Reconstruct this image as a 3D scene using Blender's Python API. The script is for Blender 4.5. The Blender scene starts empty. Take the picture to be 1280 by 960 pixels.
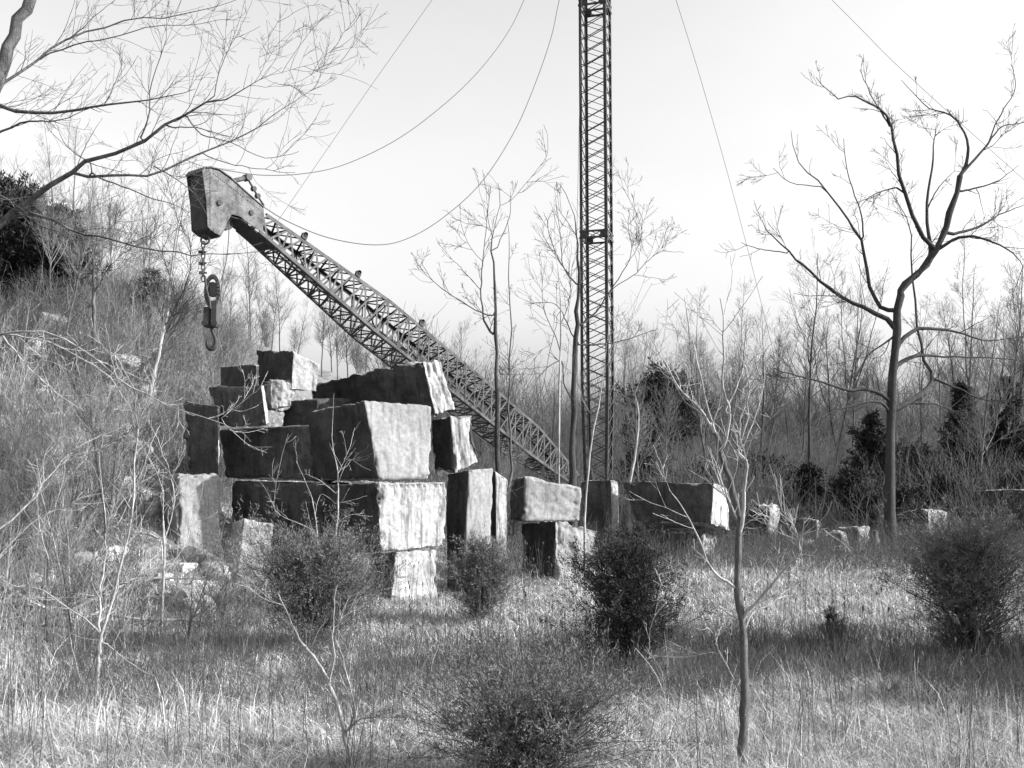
import bpy, bmesh, math, random
import numpy as np
from mathutils import Vector, Matrix

rad = math.radians
S = bpy.context.scene
C = S.collection
F = 1244.0                      # focal length in pixels of a 1280 px wide picture
PITCH = math.atan(100 / F)
CAM = np.array((0.0, 0.0, 2.2))

# ------------------------------------------------------------------ camera, sky, sun, exposure
cd = bpy.data.cameras.new('camera'); cam = bpy.data.objects.new('camera', cd); C.objects.link(cam)
cam.location = CAM; cam.rotation_euler = (rad(90) + PITCH, 0, 0)
cd.sensor_width = 36; cd.lens = 36 * F / 1280; cd.clip_start = 0.05; cd.clip_end = 2000
S.camera = cam
SUN_AZ, SUN_EL = 98.0, 26.0     # clockwise from straight ahead
w = bpy.data.worlds.new('World'); S.world = w; w.use_nodes = True
nt = w.node_tree; bg = nt.nodes['Background']
sky = nt.nodes.new('ShaderNodeTexSky'); sky.sky_type = 'NISHITA'; sky.sun_disc = False
sky.sun_elevation = rad(SUN_EL); sky.sun_rotation = rad(SUN_AZ); sky.dust_density = 4.0; sky.air_density = 1.0; sky.ozone_density = 0.5
bw = nt.nodes.new('ShaderNodeSeparateColor')   # a black and white photograph: film sees mostly the blue of the sky
nt.links.new(sky.outputs[0], bw.inputs[0]); bg.inputs[1].default_value = 0.145
tcw = nt.nodes.new('ShaderNodeTexCoord'); mpw = nt.nodes.new('ShaderNodeMapping'); mpw.inputs['Scale'].default_value = (1, 1, 2.2); nt.links.new(tcw.outputs['Generated'], mpw.inputs[0])
nz = nt.nodes.new('ShaderNodeTexNoise'); nz.inputs['Scale'].default_value = 2.2; nz.inputs['Detail'].default_value = 7; nz.inputs['Roughness'].default_value = .6; nt.links.new(mpw.outputs[0], nz.inputs['Vector'])
cr = nt.nodes.new('ShaderNodeMapRange'); nt.links.new(nz.outputs['Fac'], cr.inputs[0]); cr.inputs[1].default_value = .35; cr.inputs[2].default_value = .75; cr.inputs[3].default_value = 1.0; cr.inputs[4].default_value = 1.08
mu = nt.nodes.new('ShaderNodeMath'); mu.operation = 'MULTIPLY'; nt.links.new(bw.outputs[2], mu.inputs[0]); nt.links.new(cr.outputs[0], mu.inputs[1]); nt.links.new(mu.outputs[0], bg.inputs[0])
sl = bpy.data.lights.new('sun', 'SUN'); sl.energy = 4.7; sl.angle = rad(0.5); sl.color = (1, 1, 1)
sun = bpy.data.objects.new('sun', sl); C.objects.link(sun)
sd = Vector((math.sin(rad(SUN_AZ)) * math.cos(rad(SUN_EL)), math.cos(rad(SUN_AZ)) * math.cos(rad(SUN_EL)), math.sin(rad(SUN_EL))))
sun.rotation_euler = sd.to_track_quat('Z', 'Y').to_euler()
S.view_settings.view_transform = 'Standard'; S.view_settings.look = 'None'; S.view_settings.gamma = 1
S.view_settings.exposure = 1.05

# ------------------------------------------------------------------ helpers
rng = np.random.default_rng(7)
random.seed(7)
cp, sp_ = math.cos(PITCH), math.sin(PITCH)

def ray(px, py):
    a, b = (px - 640) / F, (480 - py) / F
    return np.array((a, cp - b * sp_, sp_ + b * cp))
def P(px, py, Y):
    r = ray(px, py); return CAM + r * (Y / r[1])

def smooth(t):
    t = np.clip(t, 0, 1); return t * t * (3 - 2 * t)
def _h(i, j, k, seed):
    n = (i * 374761393 + j * 668265263 + k * 2147483647 + seed * 974634777) & 0xffffffff
    n = ((n ^ (n >> 13)) * 1274126177) & 0xffffffff
    n = ((n ^ (n >> 16)) * 2246822519) & 0xffffffff
    return ((n ^ (n >> 15)) & 0xffff) / 65535.0
def vnoise(p, seed=0):
    p = np.asarray(p, float); f = np.floor(p); t = p - f; t = t * t * (3 - 2 * t); i = f.astype(np.int64)
    x, y, z = i[..., 0], i[..., 1], i[..., 2]; tx, ty, tz = t[..., 0], t[..., 1], t[..., 2]
    r = 0
    for a in (0, 1):
        for b in (0, 1):
            for c in (0, 1):
                r = r + _h(x + a, y + b, z + c, seed) * (tx if a else 1 - tx) * (ty if b else 1 - ty) * (tz if c else 1 - tz)
    return r * 2 - 1
def fbm(p, seed=0, oct=4):
    r, a, s = 0, 1.0, 1.0
    for k in range(oct):
        r = r + a * vnoise(np.asarray(p) * s, seed + k); a *= .5; s *= 2.03
    return r / 1.9

def terrain(x, y):
    x = np.asarray(x, float); y = np.asarray(y, float)
    ty = np.clip((y - 13.2) / 15.5, 0, 1); ty = ty * (1.25 - .25 * ty)
    tx = smooth((-x - 1.2 + 0.02 * y) / 11.5)
    h = 7.2 * ty * tx
    h = h + 1.9 * smooth((y - 27) / 26) * (1 - tx)
    q = np.stack([x, y, 0 * x], -1)
    h = h + .45 * fbm(q * .35, 3) * np.clip(h / 1.2, 0, 1) + .05 * fbm(q * .8, 5)
    h = h + .10 * fbm(q * 2.3, 9) * np.clip(h, 0, 1)
    h = h + .65 * np.exp(-(((x + 6.3) / 1.9) ** 2 + ((y - 17.6) / 2.2) ** 2))
    far = smooth((y - 90) / 200)
    return h * (1 - far) + far * 1.5

def mesh_obj(name, verts, faces, mat, parent=None, smooth_=True, loc=None):
    """verts (n,3) world; faces (m,k) int array or list of lists"""
    me = bpy.data.meshes.new(name)
    verts = np.asarray(verts, np.float32)
    org = np.zeros(3)
    if loc is not None: org = np.asarray(loc, float)
    elif parent is not None and parent.get('_org'): org = np.array(parent['_org'])
    verts = verts - org
    if isinstance(faces, np.ndarray):
        n, k = faces.shape
        me.vertices.add(len(verts)); me.vertices.foreach_set('co', verts.astype(np.float32).ravel())
        me.loops.add(n * k); me.loops.foreach_set('vertex_index', faces.astype(np.int32).ravel())
        me.polygons.add(n); me.polygons.foreach_set('loop_start', np.arange(0, n * k, k, dtype=np.int32))
        me.polygons.foreach_set('loop_total', np.full(n, k, np.int32))
        me.update(calc_edges=True)
    else:
        me.from_pydata([tuple(v) for v in verts.tolist()], [], faces); me.update()
    me.polygons.foreach_set('use_smooth', np.full(len(me.polygons), smooth_))
    me.materials.append(mat)
    o = bpy.data.objects.new(name, me); C.objects.link(o)
    if parent is not None: o.parent = parent
    elif loc is not None: o.location = loc
    return o
def tag(o, label, cat, group=None, kind=None):
    o['label'] = label; o['category'] = cat
    if group: o['group'] = group
    if kind: o['kind'] = kind
    return o
def thing(name, label, cat, loc, group=None):
    o = bpy.data.objects.new(name, None); C.objects.link(o); o.location = tuple(loc); o.empty_display_size = .2
    o['_org'] = [float(v) for v in loc]
    return tag(o, label, cat, group)
def clean_props():
    for o in bpy.data.objects:
        if '_org' in o: del o['_org']

# -- tubes: pts (N,M,3), radii (N,M)
def tube(pts, r, K=3):
    N, M, _ = pts.shape
    t = np.gradient(pts, axis=1); t /= np.linalg.norm(t, axis=2, keepdims=True) + 1e-9
    mt = np.abs(t.mean(axis=1, keepdims=True)); ref = np.eye(3)[np.argmin(mt, axis=2)] + 0 * t
    u = np.cross(t, ref); u /= np.linalg.norm(u, axis=2, keepdims=True) + 1e-9
    v = np.cross(t, u)
    a = np.arange(K) * 2 * math.pi / K + .4
    V = pts[:, :, None, :] + r[:, :, None, None] * (np.cos(a)[None, None, :, None] * u[:, :, None, :] + np.sin(a)[None, None, :, None] * v[:, :, None, :])
    idx = np.arange(N * M * K).reshape(N, M, K)
    A = idx[:, :-1, :]; B = idx[:, 1:, :]
    Fq = np.stack([A, np.roll(A, -1, 2), np.roll(B, -1, 2), B], -1).reshape(-1, 4)
    return V.reshape(-1, 3), Fq
class MB:
    def __init__(s): s.v = []; s.f = []; s.n = 0
    def add(s, V, Fq):
        s.v.append(V); s.f.append(Fq + s.n); s.n += len(V); return s
    def tubes(s, pts, r, K=3): return s.add(*tube(np.asarray(pts, float), np.asarray(r, float), K))
    def line(s, pts, r, K=6):
        pts = np.asarray(pts, float); r = np.broadcast_to(np.asarray(r, float), (len(pts),))
        return s.tubes(pts[None], r[None], K)
    def bars(s, A, B, r, K=4):
        A = np.asarray(A, float); B = np.asarray(B, float)
        return s.tubes(np.stack([A, B], 1), np.full((len(A), 2), r), K)
    def box(s, c, ax, ay, az):
        c, ax, ay, az = map(np.asarray, (c, ax, ay, az))
        V = np.array([c + i * ax + j * ay + k * az for i in (-1, 1) for j in (-1, 1) for k in (-1, 1)])
        return s.add(V, np.array([(0, 1, 3, 2), (4, 6, 7, 5), (0, 4, 5, 1), (2, 3, 7, 6), (0, 2, 6, 4), (1, 5, 7, 3)]))
    def prism(s, poly, off):
        """poly (n,3) planar ring extruded by off; sides quads, caps fanned as degenerate-free quads/tri pairs"""
        poly = np.asarray(poly, float); n = len(poly); c = poly.mean(0)
        V = np.vstack([poly, poly + off, [c], [c + off]])
        f = [(i, (i + 1) % n, (i + 1) % n + n, i + n) for i in range(n)]
        s.add(V, np.array(f))
        s.tri = getattr(s, 'tri', [])
        base = s.n - len(V)
        for i in range(n):
            j = (i + 1) % n
            s.tri.append((base + j, base + i, base + 2 * n)); s.tri.append((base + n + i, base + n + j, base + 2 * n + 1))
        return s
    def build(s, name, mat, parent=None, sm=False, loc=None):
        V = np.vstack(s.v); Fq = np.vstack(s.f)
        if getattr(s, 'tri', None):
            return mesh_obj(name, V, Fq.tolist() + [list(t) for t in s.tri], mat, parent, sm, loc)
        return mesh_obj(name, V, Fq, mat, parent, sm, loc)

# ------------------------------------------------------------------ materials (all greys: a black and white photograph)
def gmat(name, base, var=.3, scale=3, rough=.9, bump=.0, stretch=(1, 1, 1), fine=0, dark=None, dscale=1.0, dth=.5, dmix=.6, bscale=None, spec=.15, objrand=0, transl=0, streak=0, attr=None):
    m = bpy.data.materials.new(name); m.use_nodes = True; n = m.node_tree; L = n.links.new
    b = n.nodes['Principled BSDF']; b.inputs['Roughness'].default_value = rough; b.inputs['Specular IOR Level'].default_value = spec
    tc = n.nodes.new('ShaderNodeTexCoord'); mp = n.nodes.new('ShaderNodeMapping'); mp.inputs['Scale'].default_value = stretch
    L(tc.outputs['Object'], mp.inputs[0])
    def noise(sc, det=6, src=mp, r=.6):
        t = n.nodes.new('ShaderNodeTexNoise'); t.inputs['Scale'].default_value = sc; t.inputs['Detail'].default_value = det; t.inputs['Roughness'].default_value = r
        L(src.outputs[0], t.inputs['Vector']); return t.outputs['Fac']
    def math_(op, a, c, d=None):
        t = n.nodes.new('ShaderNodeMath'); t.operation = op
        for i, x in enumerate((a, c, d)):
            if x is None: continue
            if isinstance(x, (int, float)): t.inputs[i].default_value = x
            else: L(x, t.inputs[i])
        return t.outputs[0]
    def mr(x, a, c, lo, hi):
        t = n.nodes.new('ShaderNodeMapRange'); L(x, t.inputs[0])
        for i, q in enumerate((a, c, lo, hi)): t.inputs[i + 1].default_value = q
        return t.outputs[0]
    v = mr(noise(scale), .3, .7, base * (1 - var), base * (1 + var))
    if fine:
        v = math_('MULTIPLY', v, mr(noise(fine, 4, r=.75), .3, .7, .72, 1.28))
    if dark is not None:
        f = mr(noise(dscale, 8, r=.7), dth, dth + .12, 0, dmix)
        mx = n.nodes.new('ShaderNodeMix'); mx.data_type = 'FLOAT'; L(f, mx.inputs[0]); L(v, mx.inputs[2]); mx.inputs[3].default_value = dark; v = mx.outputs[0]
    if streak:
        m2 = n.nodes.new('ShaderNodeMapping'); m2.inputs['Scale'].default_value = (7, 7, .7); L(tc.outputs['Object'], m2.inputs[0])
        f = mr(noise(1.4, 8, m2, .7), .50, .62, 0, streak)
        v = math_('MULTIPLY', v, math_('SUBTRACT', 1, f))
    if objrand:
        oi = n.nodes.new('ShaderNodeObjectInfo'); v = math_('MULTIPLY', v, mr(oi.outputs['Random'], 0, 1, 1 - objrand, 1 + objrand))
    if attr:
        at = n.nodes.new('ShaderNodeAttribute'); at.attribute_name = attr; v = math_('MULTIPLY', v, at.outputs['Fac'])
    cmb = n.nodes.new('ShaderNodeCombineColor')
    for i in range(3): L(v, cmb.inputs[i])
    L(cmb.outputs[0], b.inputs['Base Color'])
    if bump:
        bp = n.nodes.new('ShaderNodeBump'); bp.inputs['Strength'].default_value = bump; bp.inputs['Distance'].default_value = .03
        L(noise(bscale or scale * 6, 8, r=.7), bp.inputs['Height']); L(bp.outputs[0], b.inputs['Normal'])
    if transl:
        tr = n.nodes.new('ShaderNodeBsdfTranslucent'); L(cmb.outputs[0], tr.inputs[0])
        ms = n.nodes.new('ShaderNodeMixShader'); ms.inputs[0].default_value = transl
        L(b.outputs[0], ms.inputs[1]); L(tr.outputs[0], ms.inputs[2]); L(ms.outputs[0], n.nodes['Material Output'].inputs[0])
    return m
M = dict(
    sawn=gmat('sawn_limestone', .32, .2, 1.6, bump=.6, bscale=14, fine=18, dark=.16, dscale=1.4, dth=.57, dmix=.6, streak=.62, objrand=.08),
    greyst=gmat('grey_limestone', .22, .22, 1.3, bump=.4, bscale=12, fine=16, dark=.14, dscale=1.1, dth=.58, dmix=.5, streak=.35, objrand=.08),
    shaded_stone=gmat('shaded_limestone', .072, .5, 1.3, bump=.9, bscale=9, fine=14, dark=.035, dscale=1.8, dth=.5, dmix=.8, streak=.4, objrand=.3),  # weathered limestone with the shade of the dark faces put into its colour
    rubble=gmat('rubble_limestone', .27, .3, 3, bump=.7, bscale=10, fine=20, dark=.13, dscale=3, dth=.55, dmix=.6, objrand=.2),
    chunk=gmat('pale_broken_stone', .38, .25, 3, bump=.7, bscale=10, fine=20, dark=.16, dscale=3, dth=.58, dmix=.6, objrand=.25),
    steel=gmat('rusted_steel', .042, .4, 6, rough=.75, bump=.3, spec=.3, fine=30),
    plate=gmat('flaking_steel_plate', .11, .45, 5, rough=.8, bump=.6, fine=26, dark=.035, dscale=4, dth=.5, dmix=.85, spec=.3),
    lit=gmat('sunlit_steel', .06, .5, 5, rough=.7, fine=25, dark=.025, dscale=3, dth=.5, dmix=.8, spec=.3),  # sunlit copy of the steel: sunlight painted in as a paler tone
    soil=gmat('soil', .15, .4, 3.5, bump=1, bscale=12, fine=34, dark=.06, dscale=.7, dth=.5, dmix=.6),
    grass=gmat('dry_grass', .45, .3, 2.5, transl=.10, dark=.13, dscale=1.1, dth=.5, dmix=.75, attr='shade'),
    litter=gmat('leaf_litter', .26, .3, 9, attr='shade'),
    weed=gmat('dead_weed', .075, .4, 6),
    bark=gmat('grey_bark', .12, .35, 10, bump=1, stretch=(1, 1, .25), fine=40, dark=.045, dscale=9, dth=.5, dmix=.7),
    dbark=gmat('dark_bark', .05, .35, 8, bump=1, stretch=(1, 1, .25), fine=30),
    pale=gmat('pale_bark', .30, .45, 9, bump=.5, stretch=(1, 1, .3), fine=40),
    twig=gmat('twigs', .085, .4, 4, objrand=.25),
    brush=gmat('brush_twigs', .17, .4, 3, objrand=.3),
    cedar=gmat('cedar_foliage', .13, .5, 5, transl=.15, fine=25, rough=.8),
    dcedar=gmat('dark_cedar_foliage', .035, .5, 2, rough=.8, fine=12),
    cable=gmat('steel_cable', .07, .2, 5, rough=.6),
)

# ------------------------------------------------------------------ the ground
def axis(lo, hi, a, b, st, g=1.12):
    v = list(np.arange(a, b + 1e-6, st)); s = st
    while v[-1] < hi: s *= g; v.append(v[-1] + s)
    s = st
    while v[0] > lo: s *= g; v.insert(0, v[0] - s)
    return np.array(v)
gx = axis(-700, 700, -24, 24, .22); gy = axis(-40, 1200, 5, 50, .25)
GX, GY = np.meshgrid(gx, gy); GZ = terrain(GX, GY)
n, m = GX.shape; I = np.arange(n * m).reshape(n, m)
g = mesh_obj('ground', np.stack([GX, GY, GZ], -1).reshape(-1, 3), np.stack([I[:-1, :-1], I[:-1, 1:], I[1:, 1:], I[1:, :-1]], -1).reshape(-1, 4), M['soil'])
g['kind'] = 'structure'; g['label'] = 'rough meadow rising to a scrubby hillside on the left'

# ------------------------------------------------------------------ quarry blocks
def block(name, label, N, R, L, D, th, mat='sawn', cat='stone block', group='quarried limestone blocks', rr=.05, amp=.04, G=44, ground=False, back=None, drill=0, seed=None, rough=.018, smats=('sawn', 'shaded_stone')):
    """near vertical corner edge N, right edge R and left edge L as (x, ytop, ybottom[, xbottom]) seen from the camera; D depth of the corner; th yaw of the faces"""
    c, s = math.cos(rad(th)), math.sin(rad(th))
    def edge(E): 
        x, yt, yb = E[:3]; xb = E[3] if len(E) > 3 else x
        return (x, yt), (xb, yb)
    def hit(px, py, N0, d):
        r = ray(px, py); k = r[0] / r[1]
        t = (k * N0[1] - N0[0]) / (d[0] - k * d[1])
        return P(px, py, N0[1] + t * d[1])
    (nt_, nb) = edge(N); Nt = P(*nt_, D); Nb = P(*nb, D)
    (rt, rb) = edge(R); Rt = hit(*rt, Nt, (c, s)); Rb = hit(*rb, Nb, (c, s))
    (lt, lb) = edge(L); Lt = hit(*lt, Nt, (-s, c)); Lb = hit(*lb, Nb, (-s, c))
    Bt = Rt + Lt - Nt; Bb = Rb + Lb - Nb
    if ground:
        for q in (Nb, Rb, Lb, Bb): q[2] = min(q[2], float(terrain(q[0], q[1])) - .12)
    # trilinear cube: i toward right, j toward left/back, k up
    K = {(0, 0, 0): Nb, (1, 0, 0): Rb, (0, 1, 0): Lb, (1, 1, 0): Bb, (0, 0, 1): Nt, (1, 0, 1): Rt, (0, 1, 1): Lt, (1, 1, 1): Bt}
    size = np.array([(np.linalg.norm(Rt - Nt) + np.linalg.norm(Rb - Nb)) / 2, (np.linalg.norm(Lt - Nt) + np.linalg.norm(Lb - Nb)) / 2, (np.linalg.norm(Nt - Nb) + np.linalg.norm(Lt - Lb)) / 2])
    seed = seed if seed is not None else int(abs(N[0] * 7 + N[1]))
    if drill: G = 80
    u = np.linspace(-1, 1, G); U, V = np.meshgrid(u, u, indexing='ij'); o1 = np.ones_like(U)
    # grid spacing concentrated at edges
    e = np.sign(U) * (1 - (1 - abs(U)) ** 1.25); f = np.sign(V) * (1 - (1 - abs(V)) ** 1.25)
    faces6 = [(-o1, f, e), (o1, e, f), (e, -o1, f), (f, o1, e), (f, e, -o1), (e, f, o1)]
    flip = [1, 1, 1, 1, 1, 1]
    verts, quads, mi = [], [], []
    I = np.arange(G * G).reshape(G, G)
    half = size / 2
    for q, tri in enumerate(faces6):
        c3 = np.stack(tri, -1).reshape(-1, 3)
        w3 = c3 * half
        ctr_n = vnoise(w3 * 1.3 + seed, seed)
        r_ = np.clip(rr * .55 * (1.1 + .9 * ctr_n), .010, .45 * half.min())[:, None]
        inner = np.clip(w3, -(half - r_), half - r_); d = w3 - inner; ln = np.linalg.norm(d, axis=1, keepdims=True)
        w3 = inner + r_ * d / np.maximum(ln, 1e-9)
        w3 = w3 * (1 + amp * .5 * fbm(w3 * .8 + seed * 1.7, seed)[:, None])
        nrm = d / np.maximum(ln, 1e-9)
        dd = amp * .55 * fbm(w3 * 2.2 + seed, seed + 3) + amp * .35 * fbm(w3 * 8 + seed, seed + 5, 4)
        # chipped edges: bite where two coordinates are near the limits
        near = np.sort(np.abs(c3), axis=1)[:, 1]; chip = smooth((near - .80) / .2) * np.clip(fbm(w3 * 3.2 + seed, seed + 8) - .08, 0, 1) + smooth((near - .93) / .07) * np.clip(fbm(w3 * 11 + seed, seed + 9) - .1, 0, 1) * .5
        dd = dd - chip * max(amp, .05) * 4
        rg = 1 - np.abs(fbm(w3 * np.array((3.2, 3.2, .9)) + seed * 2, seed + 12, 4)); pit = np.clip(fbm(w3 * 6 + seed, seed + 14) - .25, 0, 1)
        dd = dd - rough * (rg ** 3 - .4) - pit * .05
        if drill:
            zt = c3[:, 2]; dep = smooth((zt - (1 - drill)) / .1) * (np.abs(np.sin(w3[:, 0] * math.pi / .105)) < .45)
            dd = dd - dep * .035 * (tri[1].reshape(-1) < -.98)
        w3 = w3 + nrm * dd[:, None]
        t = (w3 / half + 1) / 2
        p = 0
        for (i, j, k), q3 in K.items():
            wgt = (t[:, 0] if i else 1 - t[:, 0]) * (t[:, 1] if j else 1 - t[:, 1]) * (t[:, 2] if k else 1 - t[:, 2])
            p = p + wgt[:, None] * q3
        verts.append(p)
        a = np.stack([I[:-1, :-1], I[1:, :-1], I[1:, 1:], I[:-1, 1:]], -1).reshape(-1, 4) + q * G * G
        quads.append(a); mi.append(np.full(len(a), 1 if q in (0, 1) else 0))  # left faces and their opposites take the stone with shade in its colour
    Vv = np.vstack(verts); base = (Nb + Bb) / 2
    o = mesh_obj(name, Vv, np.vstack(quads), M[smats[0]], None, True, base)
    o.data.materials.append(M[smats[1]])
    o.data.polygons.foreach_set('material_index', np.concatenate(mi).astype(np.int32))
    bm = bmesh.new(); bm.from_mesh(o.data); bmesh.ops.remove_doubles(bm, verts=bm.verts, dist=1e-4)
    bmesh.ops.recalc_face_normals(bm, faces=bm.faces); bm.to_mesh(o.data); bm.free()
    return tag(o, label, cat, group)
QB = 'quarry_block'
block(QB, 'big squared limestone block with a smooth sunlit end, upper middle of the stack', (455,500,602,473), (541,506,600,543), (384,513,600,386), 16, 40, rr=.13, smats=('greyst', 'shaded_stone'))
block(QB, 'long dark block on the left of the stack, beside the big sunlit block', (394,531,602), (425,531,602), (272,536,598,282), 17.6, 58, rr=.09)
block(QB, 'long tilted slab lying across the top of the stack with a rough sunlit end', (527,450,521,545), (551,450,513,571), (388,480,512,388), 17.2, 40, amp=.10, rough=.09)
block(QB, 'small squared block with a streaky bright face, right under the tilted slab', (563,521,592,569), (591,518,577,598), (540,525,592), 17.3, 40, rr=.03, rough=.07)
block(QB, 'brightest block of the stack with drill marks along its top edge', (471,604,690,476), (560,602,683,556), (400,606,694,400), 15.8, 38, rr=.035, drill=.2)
block(QB, 'dark shaded block low in the stack behind the brush', (412,602,706), (440,602,706), (288,602,706), 17.4, 58, rr=.05, ground=True, smats=('shaded_stone', 'shaded_stone'))
block(QB, 'lit block standing right of the brightest block, behind a forked sapling', (586,588,668,577), (617,585,676,615), (558,593,672), 17, 40, ground=True, smats=('greyst', 'shaded_stone'))
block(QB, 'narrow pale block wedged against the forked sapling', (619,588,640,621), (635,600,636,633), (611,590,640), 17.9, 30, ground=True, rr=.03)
block(QB, 'rough bottom block of the stack standing in the grass', (494,689,752,488), (545,686,752,549), (462,692,752), 16, 38, ground=True, amp=.07, smats=('rubble', 'shaded_stone'))
block(QB, 'broad grey block with a rounded top, right of the main stack', (655,595,652,653), (728,609,652,726), (637,599,651), 19.5, 22, rr=.12, amp=.06, smats=('greyst', 'shaded_stone'))
block(QB, 'broken block under the broad grey block, deep crack in its face', (694,650,722), (748,664,722,745), (650,653,722), 19, 30, ground=True, amp=.10, rough=.07, smats=('rubble', 'shaded_stone'))
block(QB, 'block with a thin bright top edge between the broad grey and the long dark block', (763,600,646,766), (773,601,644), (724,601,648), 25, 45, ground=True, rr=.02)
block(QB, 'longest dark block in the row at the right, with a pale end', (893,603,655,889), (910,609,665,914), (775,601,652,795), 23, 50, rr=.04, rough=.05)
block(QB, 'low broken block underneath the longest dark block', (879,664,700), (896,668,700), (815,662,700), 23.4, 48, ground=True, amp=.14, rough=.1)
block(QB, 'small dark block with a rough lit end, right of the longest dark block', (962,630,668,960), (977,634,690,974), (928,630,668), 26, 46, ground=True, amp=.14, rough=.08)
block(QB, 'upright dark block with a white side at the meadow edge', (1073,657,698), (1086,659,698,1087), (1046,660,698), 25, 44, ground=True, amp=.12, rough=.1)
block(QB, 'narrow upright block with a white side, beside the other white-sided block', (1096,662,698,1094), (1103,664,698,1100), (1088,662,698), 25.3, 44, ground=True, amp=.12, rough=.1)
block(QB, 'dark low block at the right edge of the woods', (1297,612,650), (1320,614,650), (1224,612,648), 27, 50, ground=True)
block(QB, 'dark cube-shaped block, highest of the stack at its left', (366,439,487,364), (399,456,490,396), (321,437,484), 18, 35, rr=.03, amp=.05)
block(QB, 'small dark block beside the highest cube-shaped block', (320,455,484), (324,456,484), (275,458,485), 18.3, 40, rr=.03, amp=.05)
block(QB, 'rounded greyish block below the two small top blocks', (326,480,535,333), (331,482,532,338), (260,483,532,272), 17.6, 58, rr=.16, amp=.06, smats=('rubble', 'shaded_stone'))
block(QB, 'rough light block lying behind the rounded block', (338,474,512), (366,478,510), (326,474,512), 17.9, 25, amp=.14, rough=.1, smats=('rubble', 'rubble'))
block(QB, 'dark block filling the gap beneath the tilted slab', (396,498,540), (440,498,540), (352,502,540), 17.9, 60, amp=.08, smats=('shaded_stone', 'shaded_stone'))
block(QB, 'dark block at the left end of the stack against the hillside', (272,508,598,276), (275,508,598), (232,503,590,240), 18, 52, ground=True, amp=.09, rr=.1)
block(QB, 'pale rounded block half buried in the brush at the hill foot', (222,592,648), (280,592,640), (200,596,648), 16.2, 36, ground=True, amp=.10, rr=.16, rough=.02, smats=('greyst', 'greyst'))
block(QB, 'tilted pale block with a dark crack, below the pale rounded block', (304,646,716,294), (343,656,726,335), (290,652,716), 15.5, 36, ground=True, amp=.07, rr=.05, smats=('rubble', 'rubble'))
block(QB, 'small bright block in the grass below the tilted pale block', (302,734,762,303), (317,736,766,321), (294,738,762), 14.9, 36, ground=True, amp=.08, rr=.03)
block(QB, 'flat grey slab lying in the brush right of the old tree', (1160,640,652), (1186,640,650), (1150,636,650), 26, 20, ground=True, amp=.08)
block(QB, 'low dark broken block between the small lit-end block and the white-sided block', (1020,650,692), (1030,652,692), (985,648,692), 26.3, 46, ground=True, amp=.16, rr=.1, rough=.1, smats=('rubble', 'shaded_stone'))
block(QB, 'sloping shattered block just left of the old tree', (1052,664,700), (1060,668,700), (1036,662,700), 24.4, 46, ground=True, amp=.18, rr=.1, rough=.12, smats=('rubble', 'shaded_stone'))
# rubble on the hillside: lumps
def lump(label, px, py, size, Y, seed, flat=.6):
    G = 14; bm = bmesh.new(); bmesh.ops.create_icosphere(bm, subdivisions=4, radius=1)
    V = np.array([v.co[:] for v in bm.verts]); Fa = [[v.index for v in f.verts] for f in bm.faces]; bm.free()
    s = np.abs(V).max(1, keepdims=True); V = V * (1 + .55 * (1 / s - 1) * .8)
    V = V * (1 + .4 * fbm(V * 1.2 + seed, seed)[:, None] + .14 * fbm(V * 4 + seed, seed + 1)[:, None]) * (size, size * .8, size * flat)
    a = seed * 1.3; ca, sa = math.cos(a), math.sin(a); V = V @ np.array([[ca, sa, 0], [-sa, ca, 0], [0, 0, 1]])
    p = P(px, py, Y); z = float(terrain(p[0], p[1]))
    o = mesh_obj('boulder', V, Fa, M['chunk'], None, False); o.location = (p[0], p[1], z + size * flat * .35)
    return tag(o, label, 'rock', 'loose rocks on the hillside')
for i, (lb, px, py, s, Y) in enumerate([
    ('pale rock on the slope left of the stack, under bent twigs', 180, 600, .22, 18.5), ('small pale rock beside the biggest pale block', 196, 583, .13, 18.6),
    ('smooth pale rock half hidden in the brush at the hill foot', 141, 706, .20, 15.4), ('pale low rock below the smooth hill-foot rock', 165, 785, .2, 12.7),
    ('grey rock behind the small bright block', 270, 745, .30, 15.7), ('flat grey rock uphill of the thin saplings', 96, 600, .28, 18.5),
    ('rounded rock high on the slope below the cedars', 60, 470, .4, 25), ('rock showing through the scrub in mid slope', 150, 540, .3, 21),
    ('small rock at the foot of the leaning pale tree', 232, 520, .2, 21), ('broken rock at the left margin of the slope', 20, 640, .3, 17),
    ('pale rock chip in the grass near the hill foot', 235, 700, .14, 15.6), ('grey rock just left of the buried block', 190, 640, .24, 17),
    ('low rock lying right of the small dark block in the row', 1000, 655, .35, 26), ('white rock at the root of the old tree', 1139, 672, .22, 24.5),
    ('flat rock among the brush behind the meadow', 1035, 655, .45, 27)]):
    lump(lb, px, py, s, Y, i * 3 + 2, .55)

for k in range(34):
    px = rng.uniform(-20, 290); Y = rng.uniform(14, 24)
    if px > 190: Y = rng.uniform(13.8, 16)
    lump('pale chunk of stone scattered in the scrub of the slope', px, 600, rng.uniform(.08, .30) * (1.3 if Y > 18 else .8), Y, 60 + k, .75)
# ------------------------------------------------------------------ derrick mast
MX, MY = P(747, 480, 31)[0], 31.0
mz0 = float(terrain(MX, MY)); MZ1 = P(747, -292, 31)[2]
mast = thing('derrick_mast', 'tall dark lattice mast of the old quarry derrick rising out of the picture', 'derrick mast', (MX, MY, mz0))
Rm, al = .61, 27.6
cor = [np.array((Rm * math.cos(rad(al + 90 * k)), Rm * math.sin(rad(al + 90 * k)))) for k in range(4)]
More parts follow.
